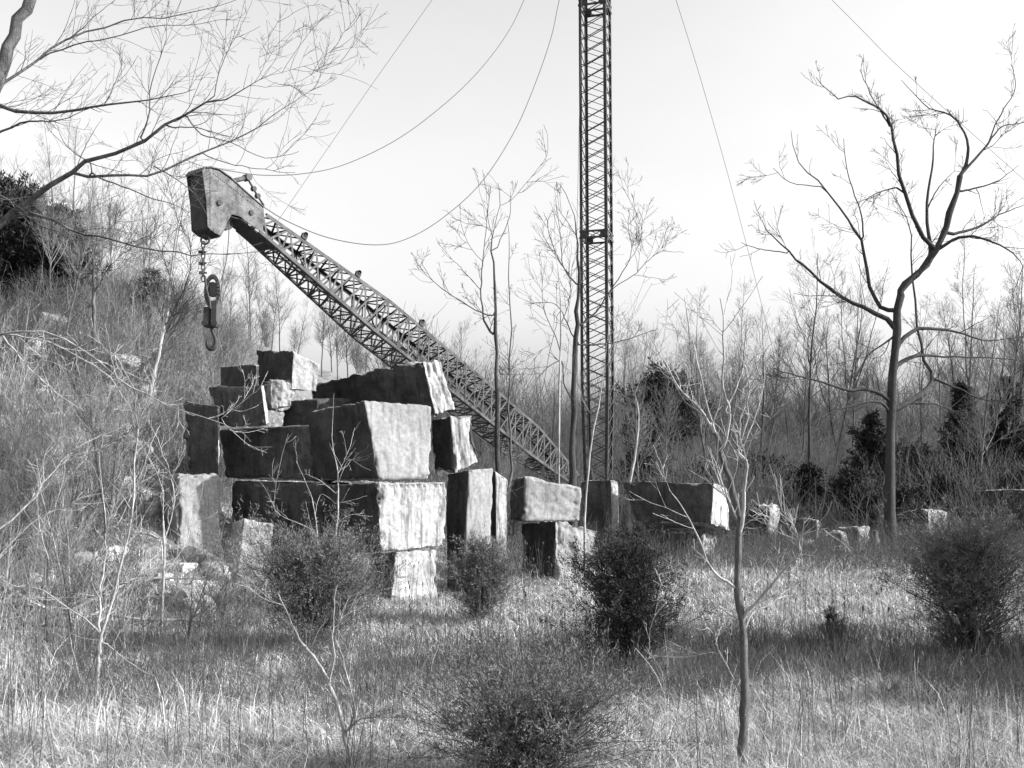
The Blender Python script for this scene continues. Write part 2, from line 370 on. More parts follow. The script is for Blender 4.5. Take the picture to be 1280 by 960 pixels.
# photo: slight narrowing to the foot
def mcor(k, z):
    s = np.interp(z, [mz0, mz0 + 4, mz0 + 20, MZ1], [.72, 1, 1, .8]); q = cor[k % 4] * s
    return np.array((MX + q[0], MY + q[1], z))
def angle_post(mb, pts, ain, w_=.042):
    """L-section: two flat legs along the polyline"""
    pts = np.array(pts)
    for d, e in ain:
        for a, b in zip(pts[:-1], pts[1:]):
            mb.box((a + b) / 2 + d * w_, (b - a) / 2, d * w_, e * .009)
zs = np.linspace(mz0, MZ1, 12)
for k in range(4):
    mb = MB(); d1 = (cor[(k + 1) % 4] - cor[k]); d1 = np.append(d1 / np.linalg.norm(d1), 0); d2 = (cor[(k - 1) % 4] - cor[k]); d2 = np.append(d2 / np.linalg.norm(d2), 0)
    angle_post(mb, [mcor(k, z) for z in zs], [(d1, d2), (d2, d1)]); mb.build('corner_post', M['steel'], mast)
mb = MB(); A, B = [], []
z = mz0 + .3
while z < MZ1 - .6:
    for k in range(4):
        o = .11 * k
        A.append(mcor(k, z + o)); B.append(mcor(k + 1, z + o + .40)); A.append(mcor(k + 1, z + o + .20)); B.append(mcor(k, z + o + .60))
    z += .44
A, B = np.array(A), np.array(B)
mb.bars(A, B, .0145, 4); mb.build('lacing', M['steel'], mast)
for zc in (P(747, 296, 31)[2], P(747, 8, 31)[2], mz0 + .2, MZ1 - .1):
    mb = MB()
    for k in range(4):
        for dz in (-.1, .1):
            a, b = mcor(k, zc + dz), mcor(k + 1, zc + dz); mb.box((a + b) / 2, (b - a) / 2 * 1.06, np.array((0, 0, .03)), np.cross((b - a) / np.linalg.norm(b - a), (0, 0, 1)) * .02)
        a, b = mcor(k, zc), mcor(k + 1, zc); c_ = a + (b - a) * .14; mb.box(c_, (b - a) * .12, np.array((0, 0, .12)), np.cross((b - a) / np.linalg.norm(b - a), (0, 0, 1)) * .012)
        c_ = b - (b - a) * .14; mb.box(c_, (b - a) * .12, np.array((0, 0, .12)), np.cross((b - a) / np.linalg.norm(b - a), (0, 0, 1)) * .012)
    mb.build('collar', M['steel'], mast)
mb = MB(); mb.line([(MX, MY, MZ1 - .1), (MX, MY, MZ1 + .5)], [.35, .3], 12); mb.build('guy_cap', M['steel'], mast)
mb = MB(); mb.line([(MX, MY, mz0 - .3), (MX, MY, mz0 + .15), (MX, MY, mz0 + .16), (MX, MY, mz0 + .3)], [.9, .9, .5, .45], 14); mb.build('footing', M['shaded_stone'], mast)

# ------------------------------------------------------------------ boom
T0 = P(312.5, 276.4, 21.0); T1 = P(714, 600.4, 30.45)
ax = (T1 - T0); BL_ = np.linalg.norm(ax); ax /= BL_
hn = np.cross(ax, (0, 0, 1)); hn /= np.linalg.norm(hn)
if np.dot(hn, CAM - T0) < 0: hn = -hn            # side facing the camera
up = np.cross(hn, ax); up = up if up[2] > 0 else -up
def proj(p):
    q = p - CAM; yy = q[1] * cp + q[2] * sp_; zz = -q[1] * sp_ + q[2] * cp
    return 640 + F * q[0] / yy, 480 - F * zz / yy
ss = np.linspace(0, 1, 400); pxs = np.array([proj(T0 + ax * BL_ * s)[0] for s in ss])
s_mid = float(np.interp(515, pxs, ss)); s_q = float(np.interp(430, pxs, ss)); s_late = float(np.interp(628, pxs, ss))
def bsz(s):
    k = [-.2, 0, .3, .6, .8, 1]
    return np.interp(s, k, [.46, .475, .959, .94, .92, .45]), np.interp(s, k, [.54, .56, .90, .97, .89, .45])
def bc(s, i, j):   # i: +1 near side, j: +1 top
    h, wd = bsz(s); return T0 + ax * BL_ * s + hn * (i * wd / 2) + up * (j * h / 2)
print('boom', BL_, s_mid, [proj(bc(s_mid, i, j)) for i in (1, -1) for j in (1, -1)], [proj(bc(0, i, j)) for i in (1, -1) for j in (1, -1)])
boom = thing('derrick_boom', 'long rusty lattice boom slanting from the mast foot up over the stone stack', 'crane boom', T1)
for i, j in ((1, 1), (1, -1), (-1, 1), (-1, -1)):
    mb = MB(); angle_post(mb, [bc(s, i, j) for s in (.01, .1, .2, .3, .4, .5, .6, .7, .8, .9, 1)], [(-hn * i, up), (-up * j, hn)], .036)
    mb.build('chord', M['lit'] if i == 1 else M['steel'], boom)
for nm, fs in (('side_lacing', [((1, -1), (1, 1)), ((-1, -1), (-1, 1))]), ('flange_lacing', [((1, -1), (-1, -1)), ((1, 1), (-1, 1))])):
    for q, (c1, c2) in enumerate(fs):
        mb = MB(); A, B = [], []; nb_ = 34; st = 1 / nb_
        for k in range(nb_):
            s0, s1 = k * st, (k + 1) * st
            A += [bc(s0, *c1), bc(s0, *c2)]; B += [bc(s1, *c2), bc(s1, *c1)]
            if k % 2 == 0: A.append(bc(s0, *c1)); B.append(bc(s0, *c2))
        for a, b in zip(np.array(A), np.array(B)):
            d = b - a; nn = np.cross(d, hn if nm[0] == 'f' else up); nrm = hn if nm[0] == 's' else up
            wv = np.cross(d, nrm); wv /= np.linalg.norm(wv) + 1e-9
            mb.box((a + b) / 2, d / 2, wv * .022, nrm * .006)
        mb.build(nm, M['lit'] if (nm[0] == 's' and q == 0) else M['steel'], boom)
for k in range(5):    # inner frames
    s = (.12, .3, s_mid, s_late, .9)[k]; mb = MB()
    for (a, b) in (((1, 1), (-1, -1)), ((1, -1), (-1, 1))): mb.bars([bc(s, *a)], [bc(s, *b)], .02)
    mb.build('inner_frame', M['steel'], boom)
mb = MB(); mb.line([T0 + ax * BL_ * s + hn * -.18 - up * (.02 + .12 * math.sin(s * 9)) for s in np.linspace(-.02, .66, 24)], .028, 6); mb.line([T0 + ax * BL_ * s + hn * -.10 - up * (.10 + .05 * math.sin(s * 13)) for s in np.linspace(-.02, .66, 24)], .022, 6); mb.build('running_cable', M['cable'], boom)
a, b = bc(s_mid * .96, 1, 1), bc(s_mid * .96, 1, -1)
for i in (1, -1):
    for j in (1, -1):
        for s in (s_mid, s_late):
            mb = MB(); p = bc(s, i, j); mb.box(p - up * j * .06 + hn * i * .012, ax * .17, up * .06, hn * .006); mb.build('splice_plate', M['steel'], boom)
for px, py in ((429, 331), (506, 389), (366, 291)):  # small brackets on the top chord
    s = float(np.interp(px, pxs, ss)) - .01; mb = MB(); p = bc(s, 1, 1); mb.box(p + up * .06, ax * .07, up * .055, hn * .03); mb.line([p + up * .12 - hn * .05, p + up * .12 + hn * .05], .05, 8); mb.build('roller_bracket', M['steel'], boom)
# head: profile traced on the near side plane
n0 = bc(0, 1, 0); hx = np.array((ax[0], ax[1], 0)); hx /= np.linalg.norm(hx)
pn = np.cross(hx, (0, 0, 1)); pn = pn if np.dot(pn, hn) > 0 else -pn
def onplane(px, py, off=0.0):
    r = ray(px, py); p0 = n0 + pn * off; t = np.dot(p0 - CAM, pn) / np.dot(r, pn); return CAM + r * t
prof = [(252, 212), (262, 211), (273, 214), (288, 225), (308, 243), (329, 261), (328, 291), (314, 282), (300, 271), (289, 268), (283, 279), (276, 295), (267, 291), (259, 284), (257, 250)]
# smooth, riveted side plates
poly = np.array([onplane(*q) for q in prof]); Wd = .54
for nm, o in (('head_plate', 0), ('head_plate', -Wd)):
    mb = MB(); pp = poly + pn * o; mb.prism(pp, pn * .022)
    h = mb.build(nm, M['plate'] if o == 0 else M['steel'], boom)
mb = MB()
top = [onplane(*q) for q in [(257, 250), (252, 214), (256, 209), (262, 208.5), (273, 211.5), (288, 222.5), (308, 241), (329, 259)]]
low = [onplane(*q) for q in [(254, 291), (257, 250)]]
for a, b in zip(top[1:-1], top[2:]):
    mb.box((a + b) / 2 - pn * (Wd / 2 - .01), (b - a) / 2 * 1.02, pn * (Wd / 2 + .03), np.cross(b - a, pn) / np.linalg.norm(b - a) * .01)
mb.build('head_cover', M['plate'], boom)
mb = MB()
for a, b in (((256, 212), (257, 250)), ((257, 250), (260, 285)), ((300, 273), (328, 293)), ((289, 270), (300, 273)), ((283, 281), (289, 270)), ((276, 296), (283, 281)), ((260, 286), (276, 296))):
    a, b = onplane(*a), onplane(*b); mb.box((a + b) / 2 - pn * (Wd / 2), (b - a) / 2, pn * (Wd / 2 - .03), np.cross(b - a, pn) / np.linalg.norm(b - a) * .008)
mb.build('head_lining', M['steel'], boom)
for px, py in ((273, 254), (313, 266)):
    p = onplane(px, py); mb = MB(); mb.line([p + pn * .02, p + pn * .055, p + pn * .056], [.06, .055, .001], 14); mb.build('pin_boss', M['steel'], boom)
for u_, v_ in (((266, 217), (322, 261)), ((262, 281), (262, 216))):
  mb = MB()
  for k in range(26):
    t = k / 25; a, b = onplane(*u_), onplane(*v_); p = a + (b - a) * t; mb.line([p + pn * .022, p + pn * .036, p + pn * .038], [.014, .011, .001], 6)
  mb.build('rivet_row', M['plate'], boom)
def disc(mb, c, axis_, r, th_, n=28, groove=0):
    axis_ = axis_ / np.linalg.norm(axis_)
    pr = [(-th_ / 2, .001), (-th_ / 2, r), (-th_ / 4, r - groove), (th_ / 4, r - groove), (th_ / 2, r), (th_ / 2, .001)]
    mb.line([c + axis_ * a for a, _ in [(x * 1.0001 + i * 1e-5, 0) for i, (x, _) in enumerate(pr)]], [q for _, q in pr], n)
for px, py in ((270, 236), (292, 276)):
    mb = MB(); disc(mb, onplane(px, py) - pn * .27, pn, .24 if py < 250 else .16, .1, groove=.03); mb.build('sheave', M['steel'], boom)
mb = MB(); c0 = bc(.0, 1, -1); c1 = bc(.045, 1, -1); d0 = bc(.0, -1, -1); d1 = bc(.045, -1, -1)
cc = (c0 + c1 + d0 + d1) / 4; mb.box(cc - up * .01, (c1 - c0) / 2 * 1.2, (c0 - d0) / 2 * .96, up * .012); mb.build('belly_plate', M['steel'], boom)
# outrigger arm over the head and its link
a_, b_ = onplane(284, 228, -.1), onplane(309, 222, -.1)
mb = MB(); mb.line([a_, b_], .05, 10); disc(mb, b_, pn, .075, .16); mb.build('top_arm', M['lit'], boom)
mb = MB(); pl = [onplane(*q, -.1) for q in ((310, 224), (317, 236), (322, 245), (330, 257))]
mb.line(pl, .022, 6)
for q in pl[1:3]: disc(mb, q, pn, .055, .08, 10)
mb.build('arm_link', M['steel'], boom)

# hook block
HY = onplane(262, 285)[1]
hb = thing('hook_block', 'heavy hook and sheave block hanging from the boom head', 'crane hook', P(263, 385, HY + .15))
def H(px, py, dy=.15): return P(px, py, HY + dy)
X = np.array((1., 0, 0)); Yv = np.array((0, 1., 0)); Z = np.array((0, 0, 1.))
mb = MB(); yy = 296.0; k = 0
def torus_link(mb, c, rw, rh, r, planeX=True, n=18):
    t = np.linspace(0, 2 * math.pi, n + 1); h_ = X if planeX else Yv
    mb.line([c + h_ * rw * math.cos(q) + Z * rh * math.sin(q) for q in t], r, 6)
torus_link(mb, H(256.5, 300), .085, .085, .022)
while yy < 344:
    torus_link(mb, H(254 + (k % 2) * .3, yy + 10), .035, .075, .014, k % 2 == 0, 12); yy += 7; k += 1
mb.build('chain', M['steel'], hb)
for py_, dx in ((315, -2), (329, -1.5), (341, -1)):
    mb = MB(); disc(mb, H(253 + dx, py_), X, .035, .09, 10); disc(mb, H(257 + dx, py_), X, .02, .08, 8); mb.build('shackle', M['steel'], hb)
mb = MB(); mb.line([H(255, 280), H(256, 297)], .02, 6); mb.build('hanger', M['steel'], hb)
def oval(c, rx, rz, n=24): return [c + X * rx * math.cos(t) + Z * rz * math.sin(t) for t in np.linspace(0, 2 * math.pi, n, endpoint=False)]
for dy in (-.1, .1):
    mb = MB(); cen = H(265.5, 364, .15 + dy)
    ou = oval(cen, .165, .35); inn = oval(cen, .10, .25)
    for i in range(24):
        j = (i + 1) % 24
        mb.box((ou[i] + ou[j] + inn[i] + inn[j]) / 4, (ou[j] - ou[i]) * .56, (ou[i] - inn[i]) / 2, Yv * .02)
    mb.build('cheek_plate', M['plate'] if dy < 0 else M['steel'], hb)
mb = MB(); disc(mb, H(266, 362), Yv, .15, .1, 24, .03); mb.build('sheave', M['steel'], hb)
mb = MB(); mb.line([H(256, 345, .02), H(258, 362, .0), H(262, 376, .0), H(263, 386, 0)], .024, 8); mb.build('strap', M['steel'], hb)
mb = MB(); mb.box(H(260.2, 397), X * .06, Yv * .13, Z * .20); mb.build('side_weight', M['steel'], hb)
mb = MB(); mb.box(H(269.5, 393), X * .055, Yv * .14, Z * .26); mb.build('side_weight', M['lit'], hb)
for px in (258.5, 270.5):
    mb = MB(); disc(mb, H(px, 405), Yv, .06, .32, 12); mb.build('bolt', M['steel'], hb)
mb = MB(); hp = [(265, 398), (265, 412), (267, 418), (269.5, 425), (269, 432), (265, 436), (261, 434.5), (259, 429), (259.5, 423)]
hpts = np.array([H(*q) for q in hp]); tt = np.linspace(0, len(hp) - 1, 40)
def crom(pts, tt):
    pts = np.asarray(pts, float); n = len(pts); out = []
    for t in tt:
        i = min(int(t), n - 2); f = t - i; p0, p1, p2, p3 = pts[max(i - 1, 0)], pts[i], pts[i + 1], pts[min(i + 2, n - 1)]
        out.append(.5 * ((2 * p1) + (-p0 + p2) * f + (2 * p0 - 5 * p1 + 4 * p2 - p3) * f * f + (-p0 + 3 * p1 - 3 * p2 + p3) * f ** 3))
    return np.array(out)
hpts = crom(hpts, tt); hr = np.interp(np.arange(40), [0, 10, 20, 28, 36, 39], [.03, .035, .05, .05, .03, .012]); mb.line(hpts, hr, 12); mb.build('hook', M['steel'], hb, sm=True)

# ------------------------------------------------------------------ cables
def cable(label, pts, r=.011, name='guy_cable', n=60, cat='cable'):
    p = np.array([P(*q) for q in pts]); c_ = crom(p, np.linspace(0, len(p) - 1, n))
    mb = MB(); mb.line(c_, r * .78, 5); o = mb.build(name, M['cable'], None, True, loc=tuple(p[-1])); return tag(o, label, cat, 'cables strung from the mast')
hd = HY
def dl(pts, y0, y1):
    n_ = len(pts); return [(a, b, y0 + (y1 - y0) * i / (n_ - 1)) for i, (a, b) in enumerate(pts)]
cable('sagging cable in a wide curve from the mast top to the boom head tip', dl([(747, -292), (700, -110), (655, 0), (630, 48), (590, 98), (540, 143), (490, 178), (430, 206), (380, 217), (330, 219), (290, 214), (262, 209)], 31, hd), .013)
cable('deepest sagging cable, looping down to the shoulder of the boom', dl([(749, -292), (722, -110), (699, 0), (688, 50), (665, 115), (640, 170), (600, 230), (550, 275), (505, 300), (465, 306), (410, 297), (360, 277), (330, 259)], 31, hd + 1), .014)
cable('straight thin cable running down to the left behind the boom head', [(747, -292, 31), (540, 0, 32.5), (450, 127, 33.2), (355, 265, 34), (237, 436, 35)], .009)
cable('thin cable running down to the right into the woods', [(747, -292, 31), (845, 0, 37), (895, 165, 41), (938, 325, 45), (1000, 575, 51)], .012)
cable('thin cable crossing the upper right corner', [(747, -292, 31), (1040, 0, 27.5), (1150, 108, 26), (1500, 420, 21)], .008)
cable('thin rope hanging close along the left side of the mast', [(730, -250, 30.3), (727, 0, 30.2), (723, 200, 30.2), (721, 330, 30.2), (723, 580, 30.2)], .009)
cable('rope hanging from the boom head beside the hook block', [(286, 276, hd), (286, 295, hd), (283, 325, hd), (276, 352, hd + .15)], .012, name='hoist_rope', cat='rope')

# ------------------------------------------------------------------ woody plants
def unit(v): return v / (np.linalg.norm(v, axis=-1, keepdims=True) + 1e-9)
def grow(P0, D, L, R, nseg=5, wob=.15, upw=.1, tip=.25):
    N = len(P0); pts = np.zeros((N, nseg + 1, 3)); pts[:, 0] = P0; d = unit(D)
    for k in range(nseg):
        d = unit(d + rng.normal(0, wob, (N, 3)) + np.array((0, 0, upw))); pts[:, k + 1] = pts[:, k] + d * (L / nseg)[:, None]
    t = np.linspace(0, 1, nseg + 1); r = R[:, None] * (1 - (1 - tip) * t)[None]
    return pts, r
def kids(pts, r, L, n, tmin=.25, tmax=1.0, ang=50, lf=.5, rf=.6, rmin=.0015, even=False):
    """n children in total, spread over the parents in proportion to their length"""
    N, Mm, _ = pts.shape
    pi = rng.choice(N, n, p=L / L.sum()); t = rng.uniform(tmin, tmax, n); x = t * (Mm - 1); i = np.minimum(x.astype(int), Mm - 2); f = (x - i)[:, None]
    a, b = pts[pi, i], pts[pi, i + 1]; P0 = a * (1 - f) + b * f; d = unit(b - a)
    q = unit(np.cross(d, rng.normal(0, 1, (n, 3)))); an = np.radians(ang * rng.uniform(.65, 1.35, n))[:, None]
    D = d * np.cos(an) + q * np.sin(an); Lc = L[pi] * lf * (1.15 - t * .75) * rng.uniform(.5, 1.3, n)
    Rc = np.maximum((r[pi, i] * (1 - f[:, 0]) + r[pi, i + 1] * f[:, 0]) * rf, rmin)
    return P0, D, Lc, Rc

def bare_tree(h, r0, kind=0, n1=30, n2=260, n3=760):
    P0 = np.zeros((1, 3)); D = np.array([[rng.normal(0, .05), rng.normal(0, .05), 1]])
    t, tr = grow(P0, D, np.array([h * 1.0]), np.array([r0]), 14, .045, .05, .12)
    stems = [(t, tr)]; Lt = np.array([h])
    if kind == 1:   # forked
        c = kids(t, tr, Lt, 2, .3, .5, 18, .75, .75); f, fr = grow(*c, 12, .07, .1, .15); stems.append((f, fr))
    tw = MB(); rm = .0055
    for (p, r), ln in zip(stems, (h, h * .6)):
        L0 = np.full(len(p), ln)
        c1 = kids(p, r, L0, n1 if ln == h else n1, .28, .97, 42 if kind != 2 else 60, .30, .42, rm); b1, q1 = grow(*c1, 6, .10, .13, .3); tw.tubes(b1, np.maximum(q1, rm * .8), 4)
        c2 = kids(b1, q1, c1[2], n2, .15, 1, 42, .5, .6, rm * .8); b2, q2 = grow(*c2, 4, .12, .12, .4); tw.tubes(b2, np.maximum(q2, rm * .7), 3)
        c3 = kids(b2, q2, c2[2], n3, .15, 1, 40, .6, .7, rm * .6); b3, q3 = grow(*c3, 3, .12, .1, .5); tw.tubes(b3, np.maximum(q3, rm * .55), 3)
    tk = MB()
    for p, r in stems: tk.tubes(p, r, 8)
    return tk, tw
def shrub(h, n0=7, n1=40, n2=120, spread=.45, r=.008, pts0=None):
    P0 = rng.normal(0, .06, (n0, 3)) * (1, 1, 0); D = np.stack([rng.normal(0, spread, n0), rng.normal(0, spread, n0), np.ones(n0)], -1)
    L = h * rng.uniform(.6, 1.25, n0); b, q = grow(P0, D, L, np.full(n0, r), 8, .1, .02, .3); mb = MB(); mb.tubes(b, q, 4)
    c = kids(b, q, L, n1, .15, 1, 38, .45, .6, .003); b1, q1 = grow(*c, 4, .12, .08, .5); mb.tubes(b1, q1, 3)
    c = kids(b1, q1, c[2], n2, .1, 1, 38, .6, .8, .0022); b2, q2 = grow(*c, 3, .12, .05, .6); mb.tubes(b2, q2, 3)
    return mb

# background trees: variants then copies
protos = []
for v in range(9):   # woods trees, each of its own make
    kind = (0, 0, 1, 0, 2, 1, 0, 0, 1)[v]; tk, tw = bare_tree(10, .075 if kind != 2 else .1, kind, n1=24 if v % 2 else 34)
    protos.append((tk, tw))
used = {}
def put_tree(v, x, y, sc, rz, label, group, mats=('bark', 'twig'), name='bare_tree', sz=None, cat='tree', lean=0):
    key = (v, mats); z = float(terrain(x, y)) - .1
    o = bpy.data.objects.new(name, None); C.objects.link(o); o.location = (x, y, z); o.rotation_euler = (lean, 0, rz); o.scale = (sc, sc, sz or sc)
    if key not in used:
        a = protos[v][0].build('trunk', M[mats[0]], o, True); b = protos[v][1].build('crown', M[mats[1]], o, True); used[key] = (a, b)
    else:
        for s_ in used[key]:
            c = s_.copy(); C.objects.link(c); c.parent = o
    return tag(o, label, cat, group)
lbW = 'thin bare tree standing in the dense woods behind the stone row'
cnt = 0
while cnt < 125:
    y = rng.uniform(34, 85); px = rng.uniform(540, 1420); x = (px - 640) / F * y
    if abs(px - 745) < 40 and y < 40: continue
    put_tree(int(rng.integers(0, 9)), x, y, rng.uniform(.45, .98) * (.7 if px < 770 else 1), rng.uniform(0, 6.28), lbW, 'bare trees of the background woods', lean=rng.normal(0, .07), mats=(('bark', 'twig'), ('dbark', 'twig'), ('bark', 'brush'))[cnt % 3]); cnt += 1
for k in range(26):    # left of the boom and behind the hill
    px = rng.uniform(300, 560); y = rng.uniform(38, 70); x = (px - 640) / F * y
    put_tree(int(rng.integers(0, 9)), x, y, rng.uniform(.3, .5), rng.uniform(0, 6.28), 'low bare tree showing beyond the stack, under the boom', 'low bare trees under the boom')
for k in range(24):
    px = rng.uniform(-60, 330); y = rng.uniform(23, 40); x = (px - 640) / F * y
    put_tree(int(rng.integers(0, 9)), x, y, rng.uniform(.28, .62) * (1 if px < 240 else .6), rng.uniform(0, 6.28), 'slender bare tree growing on the hillside at the left', 'bare trees on the hillside', mats=('bark', 'brush'))

for k in range(26):
    px = rng.uniform(-50, 190) if k % 5 else rng.uniform(350, 470); y = rng.uniform(11.5, 17) if k % 5 else 14.6; x = (px - 640) / F * y
    put_tree(int(rng.integers(0, 9)), x, y, rng.uniform(.14, .30) * (1 if k % 5 else .5), rng.uniform(0, 6.28), 'thin young tree in the tangle at the foot of the hillside', 'young trees at the foot of the hillside', mats=(('pale', 'pale'), ('bark', 'brush'), ('bark', 'twig'))[k % 3], name='sapling', lean=rng.normal(0, .12))
# traced trees: limbs as polylines (source pixel, zoom window), joined to random twigs
def traced(name, label, Y, win, trunk, limbs, r0, mats=('bark', 'twig'), tw=(60, 160, 300), tlen=1.0, dep=.25, rk=.45, rtip=.012, cat='tree', group=None, rm=.0035, ground=None, ang=42, seed=0, thick=.0125):
    sc, ox, oy = win
    loc_rng = np.random.default_rng(seed + 100)
    def line(q, d0, d1, nn):
        n_ = len(q); pp = [P(ox + a / sc, oy + b / sc, Y + d0 + (d1 - d0) * i / (n_ - 1)) for i, (a, b) in enumerate(q)]
        return crom(pp, np.linspace(0, n_ - 1, nn))
    tp = line(trunk, 0, 0, 24)
    if ground:   # carry the trunk down to the soil
        b0 = tp[0].copy(); b0[2] = float(terrain(b0[0], b0[1])) - .1; b0[0] += ground if ground is not True else 0; tp = np.vstack([b0, tp]);
        tp = crom(tp, np.linspace(0, len(tp) - 1, 25))
    tp[2:-1] += loc_rng.normal(0, r0 * .15, (len(tp) - 3, 3))
    seglen = np.r_[0, np.cumsum(np.linalg.norm(np.diff(tp, axis=0), axis=1))]; tl = seglen / seglen[-1]
    trd = r0 * (1 - (1 - rk) * tl); 
    if rk < .5: trd = np.maximum(trd * (1 - .8 * smooth((tl - .55) / .45)), rm)
    trd[:2] *= (1.25, 1.08)
    root = thing(name, label, cat, tp[0], group)
    trd = trd * (1 + .10 * loc_rng.normal(0, 1, len(trd)))
    mbt = MB(); mbt.tubes(tp[None], trd[None], 10); mbt.build('trunk', M[mats[0]], root, True)
    # order limbs; each limb starts at the nearest point of what is already there
    have = tp.copy(); hr = trd.copy(); hd_ = np.zeros(len(tp)); mb = MB(); allp, allr, allL = [], [], []
    for q in limbs:
        s0 = P(ox + q[0][0] / sc, oy + q[0][1] / sc, Y)
        hp_ = np.array([proj(p) for p in have]); tgt = (ox + q[0][0] / sc, oy + q[0][1] / sc)
        i = int(np.argmin((hp_[:, 0] - tgt[0]) ** 2 + (hp_[:, 1] - tgt[1]) ** 2)); d0 = have[i][1] - Y
        dist = math.hypot(*(hp_[i] - tgt))
        px_len = sum(math.dist(a, b) for a, b in zip(q[:-1], q[1:])) / sc; wl = px_len / F * Y
        d1 = d0 + loc_rng.choice((-1, 1)) * dep * wl * loc_rng.uniform(.5, 1.3)
        lp = line(q, d0, d1, 17)
        if dist < 12: lp[0] = have[i]
        lr0 = min(hr[i] * .72, max(thick * wl, rm * 1.6)); lr = lr0 + (rm * .85 - lr0) * np.linspace(0, 1, 17) ** .75
        jit = np.cumsum(loc_rng.normal(0, .0042 * wl, (15, 3)), 0); jit -= jit[-1] * np.linspace(0, 1, 15)[:, None]; lp[1:-1] += jit + loc_rng.normal(0, .003 * wl, (15, 3))
        allp.append(lp); allr.append(lr); allL.append(wl); have = np.vstack([have, lp]); hr = np.r_[hr, lr]
    if allp:
        A_, R_, L_ = np.array(allp), np.array(allr), np.array(allL); mb.tubes(A_, R_, 6)
    else: A_, R_, L_ = tp[None, ::1], trd[None], np.array([1.0])
    c1 = kids(A_, R_, L_, tw[0], .10, 1, ang, .32 * tlen, .5, rm); tb = .05 * Y * tlen; c1 = (c1[0], c1[1], tb * loc_rng.uniform(.35, 1.5, tw[0]), np.minimum(c1[3], rm * loc_rng.uniform(1, 1.9, tw[0]))); b1, q1 = grow(*c1, 8, .11, .05, .4); mb.tubes(b1, np.maximum(q1, rm * .7), 4)
    c2 = kids(b1, q1, c1[2], tw[1], .12, 1, ang, .5, .7, rm * .8); b2, q2 = grow(*c2, 4, .12, .04, .5); mb.tubes(b2, np.maximum(q2, rm * .65), 3)
    c3 = kids(b2, q2, c2[2], tw[2], .1, 1, ang, .6, .8, rm * .6); b3, q3 = grow(*c3, 3, .12, .03, .6); mb.tubes(b3, np.maximum(q3, rm * .5), 3)
    mb.build('crown', M[mats[1]], root, True)
    return root

traced('old_tree', 'largest bare tree, dark crooked trunk and wide spreading limbs at the right', 24, (1.5, 900, 60),
    [(322,935),(318,780),(322,650),(328,560),(335,480),(342,450),(365,428),(385,410),(400,385),(418,350),(432,315),(450,240)],
    [[(450,240),(465,200),(455,155),(425,125),(380,105),(340,60)], [(450,240),(500,185),(530,150),(570,140)], [(500,185),(535,110),(555,70),(545,30)],
     [(400,385),(360,300),(335,210),(320,150),(300,110),(250,90),(215,90),(180,55)], [(320,150),(290,100),(262,40)], [(335,262),(290,275),(262,300)],
     [(330,495),(300,480),(280,430),(268,360),(240,320),(195,260),(150,220),(133,155)], [(195,260),(130,250),(100,225)],
     [(328,515),(280,490),(220,460),(170,420),(130,385),(95,345),(75,320)], [(130,385),(70,375),(40,365)], [(268,360),(262,300),(240,230),(232,170)],
     [(398,390),(390,300),(400,200),(405,150)], [(405,378),(450,355),(500,360),(550,385),(568,410)], [(430,350),(490,335),(530,310),(580,290)],
     [(322,680),(370,655),(398,625),(375,560),(365,450),(355,340),(320,270)], [(398,620),(450,640),(500,660),(560,655)], [(325,600),(370,580),(430,580),(580,585)],
     [(330,560),(370,530),(440,535),(500,548),(580,540)], [(320,665),(290,640),(240,640),(200,628),(130,610),(100,600)],
     [(320,690),(300,665),(250,670),(200,690),(170,715)], [(328,540),(300,560),(275,580),(262,615)], [(325,690),(360,665),(420,670),(460,700)], [(440,270),(470,265),(520,250),(560,220)], [(385,310),(410,260),(440,230)]],
    .13, mats=('dbark', 'dbark'), tw=(170, 560, 1300), tlen=.72, rk=.52, rtip=.02, rm=.0072, ground=True, dep=.3, thick=.022)
traced('bare_tree', 'slim bare tree in front of the boom foot, growing out of the stack', 18.6, (1.92, 500, 140),
    [(228,1010),(236,930),(235,800),(232,650),(230,500),(225,380),(220,300),(240,220),(235,170)],
    [[(238,225),(270,210),(310,160),(350,110),(355,60),(345,30)], [(230,490),(195,480),(130,440),(80,405),(50,360)], [(232,540),(205,500),(195,430),(200,330),(210,230)],
     [(195,430),(150,380),(120,350)], [(222,300),(210,250),(218,180)], [(230,330),(262,250),(265,190)], [(234,930),(262,890),(265,700),(262,450),(258,260)], [(200,360),(165,320),(150,280)], [(120,440),(90,380)]],
    .062, mats=('dbark', 'twig'), tw=(60, 190, 420), tlen=.62, rk=.35, rm=.005, ground=True, seed=1)
traced('bare_tree', 'forked bare tree close against the left side of the mast', 22, (1.92, 500, 140),
    [(414,905),(415,750),(418,600),(425,480),(430,380),(425,280),(410,220),(380,170)],
    [[(418,545),(400,500),(370,460),(310,460)], [(418,700),(395,650),(390,600),(360,610),(330,640)], [(428,420),(390,370),(365,310),(345,240)], [(424,520),(470,480),(500,430),(540,370),(560,310)],
     [(500,430),(560,390),(600,350),(640,330)], [(425,300),(400,260),(370,220)], [(422,560),(520,550),(620,520)], [(390,370),(385,300),(372,200)], [(540,370),(580,290),(540,190)], [(380,480),(345,640),(300,830)]],
    .095, mats=('dbark', 'dbark'), tw=(80, 240, 500), tlen=.62, rk=.3, rm=.0055, ground=True, seed=2)
traced('sapling', 'pale thin stem in front of the mast, right of the broad grey block', 18.2, (1.92, 500, 140), [(443,975),(458,800),(478,700),(492,600),(500,520)], [[(470,740),(440,690),(430,640)], [(490,620),(520,560),(530,500)]], .022, mats=('pale', 'brush'), tw=(14, 30, 40), rm=.004, ground=True, seed=3)
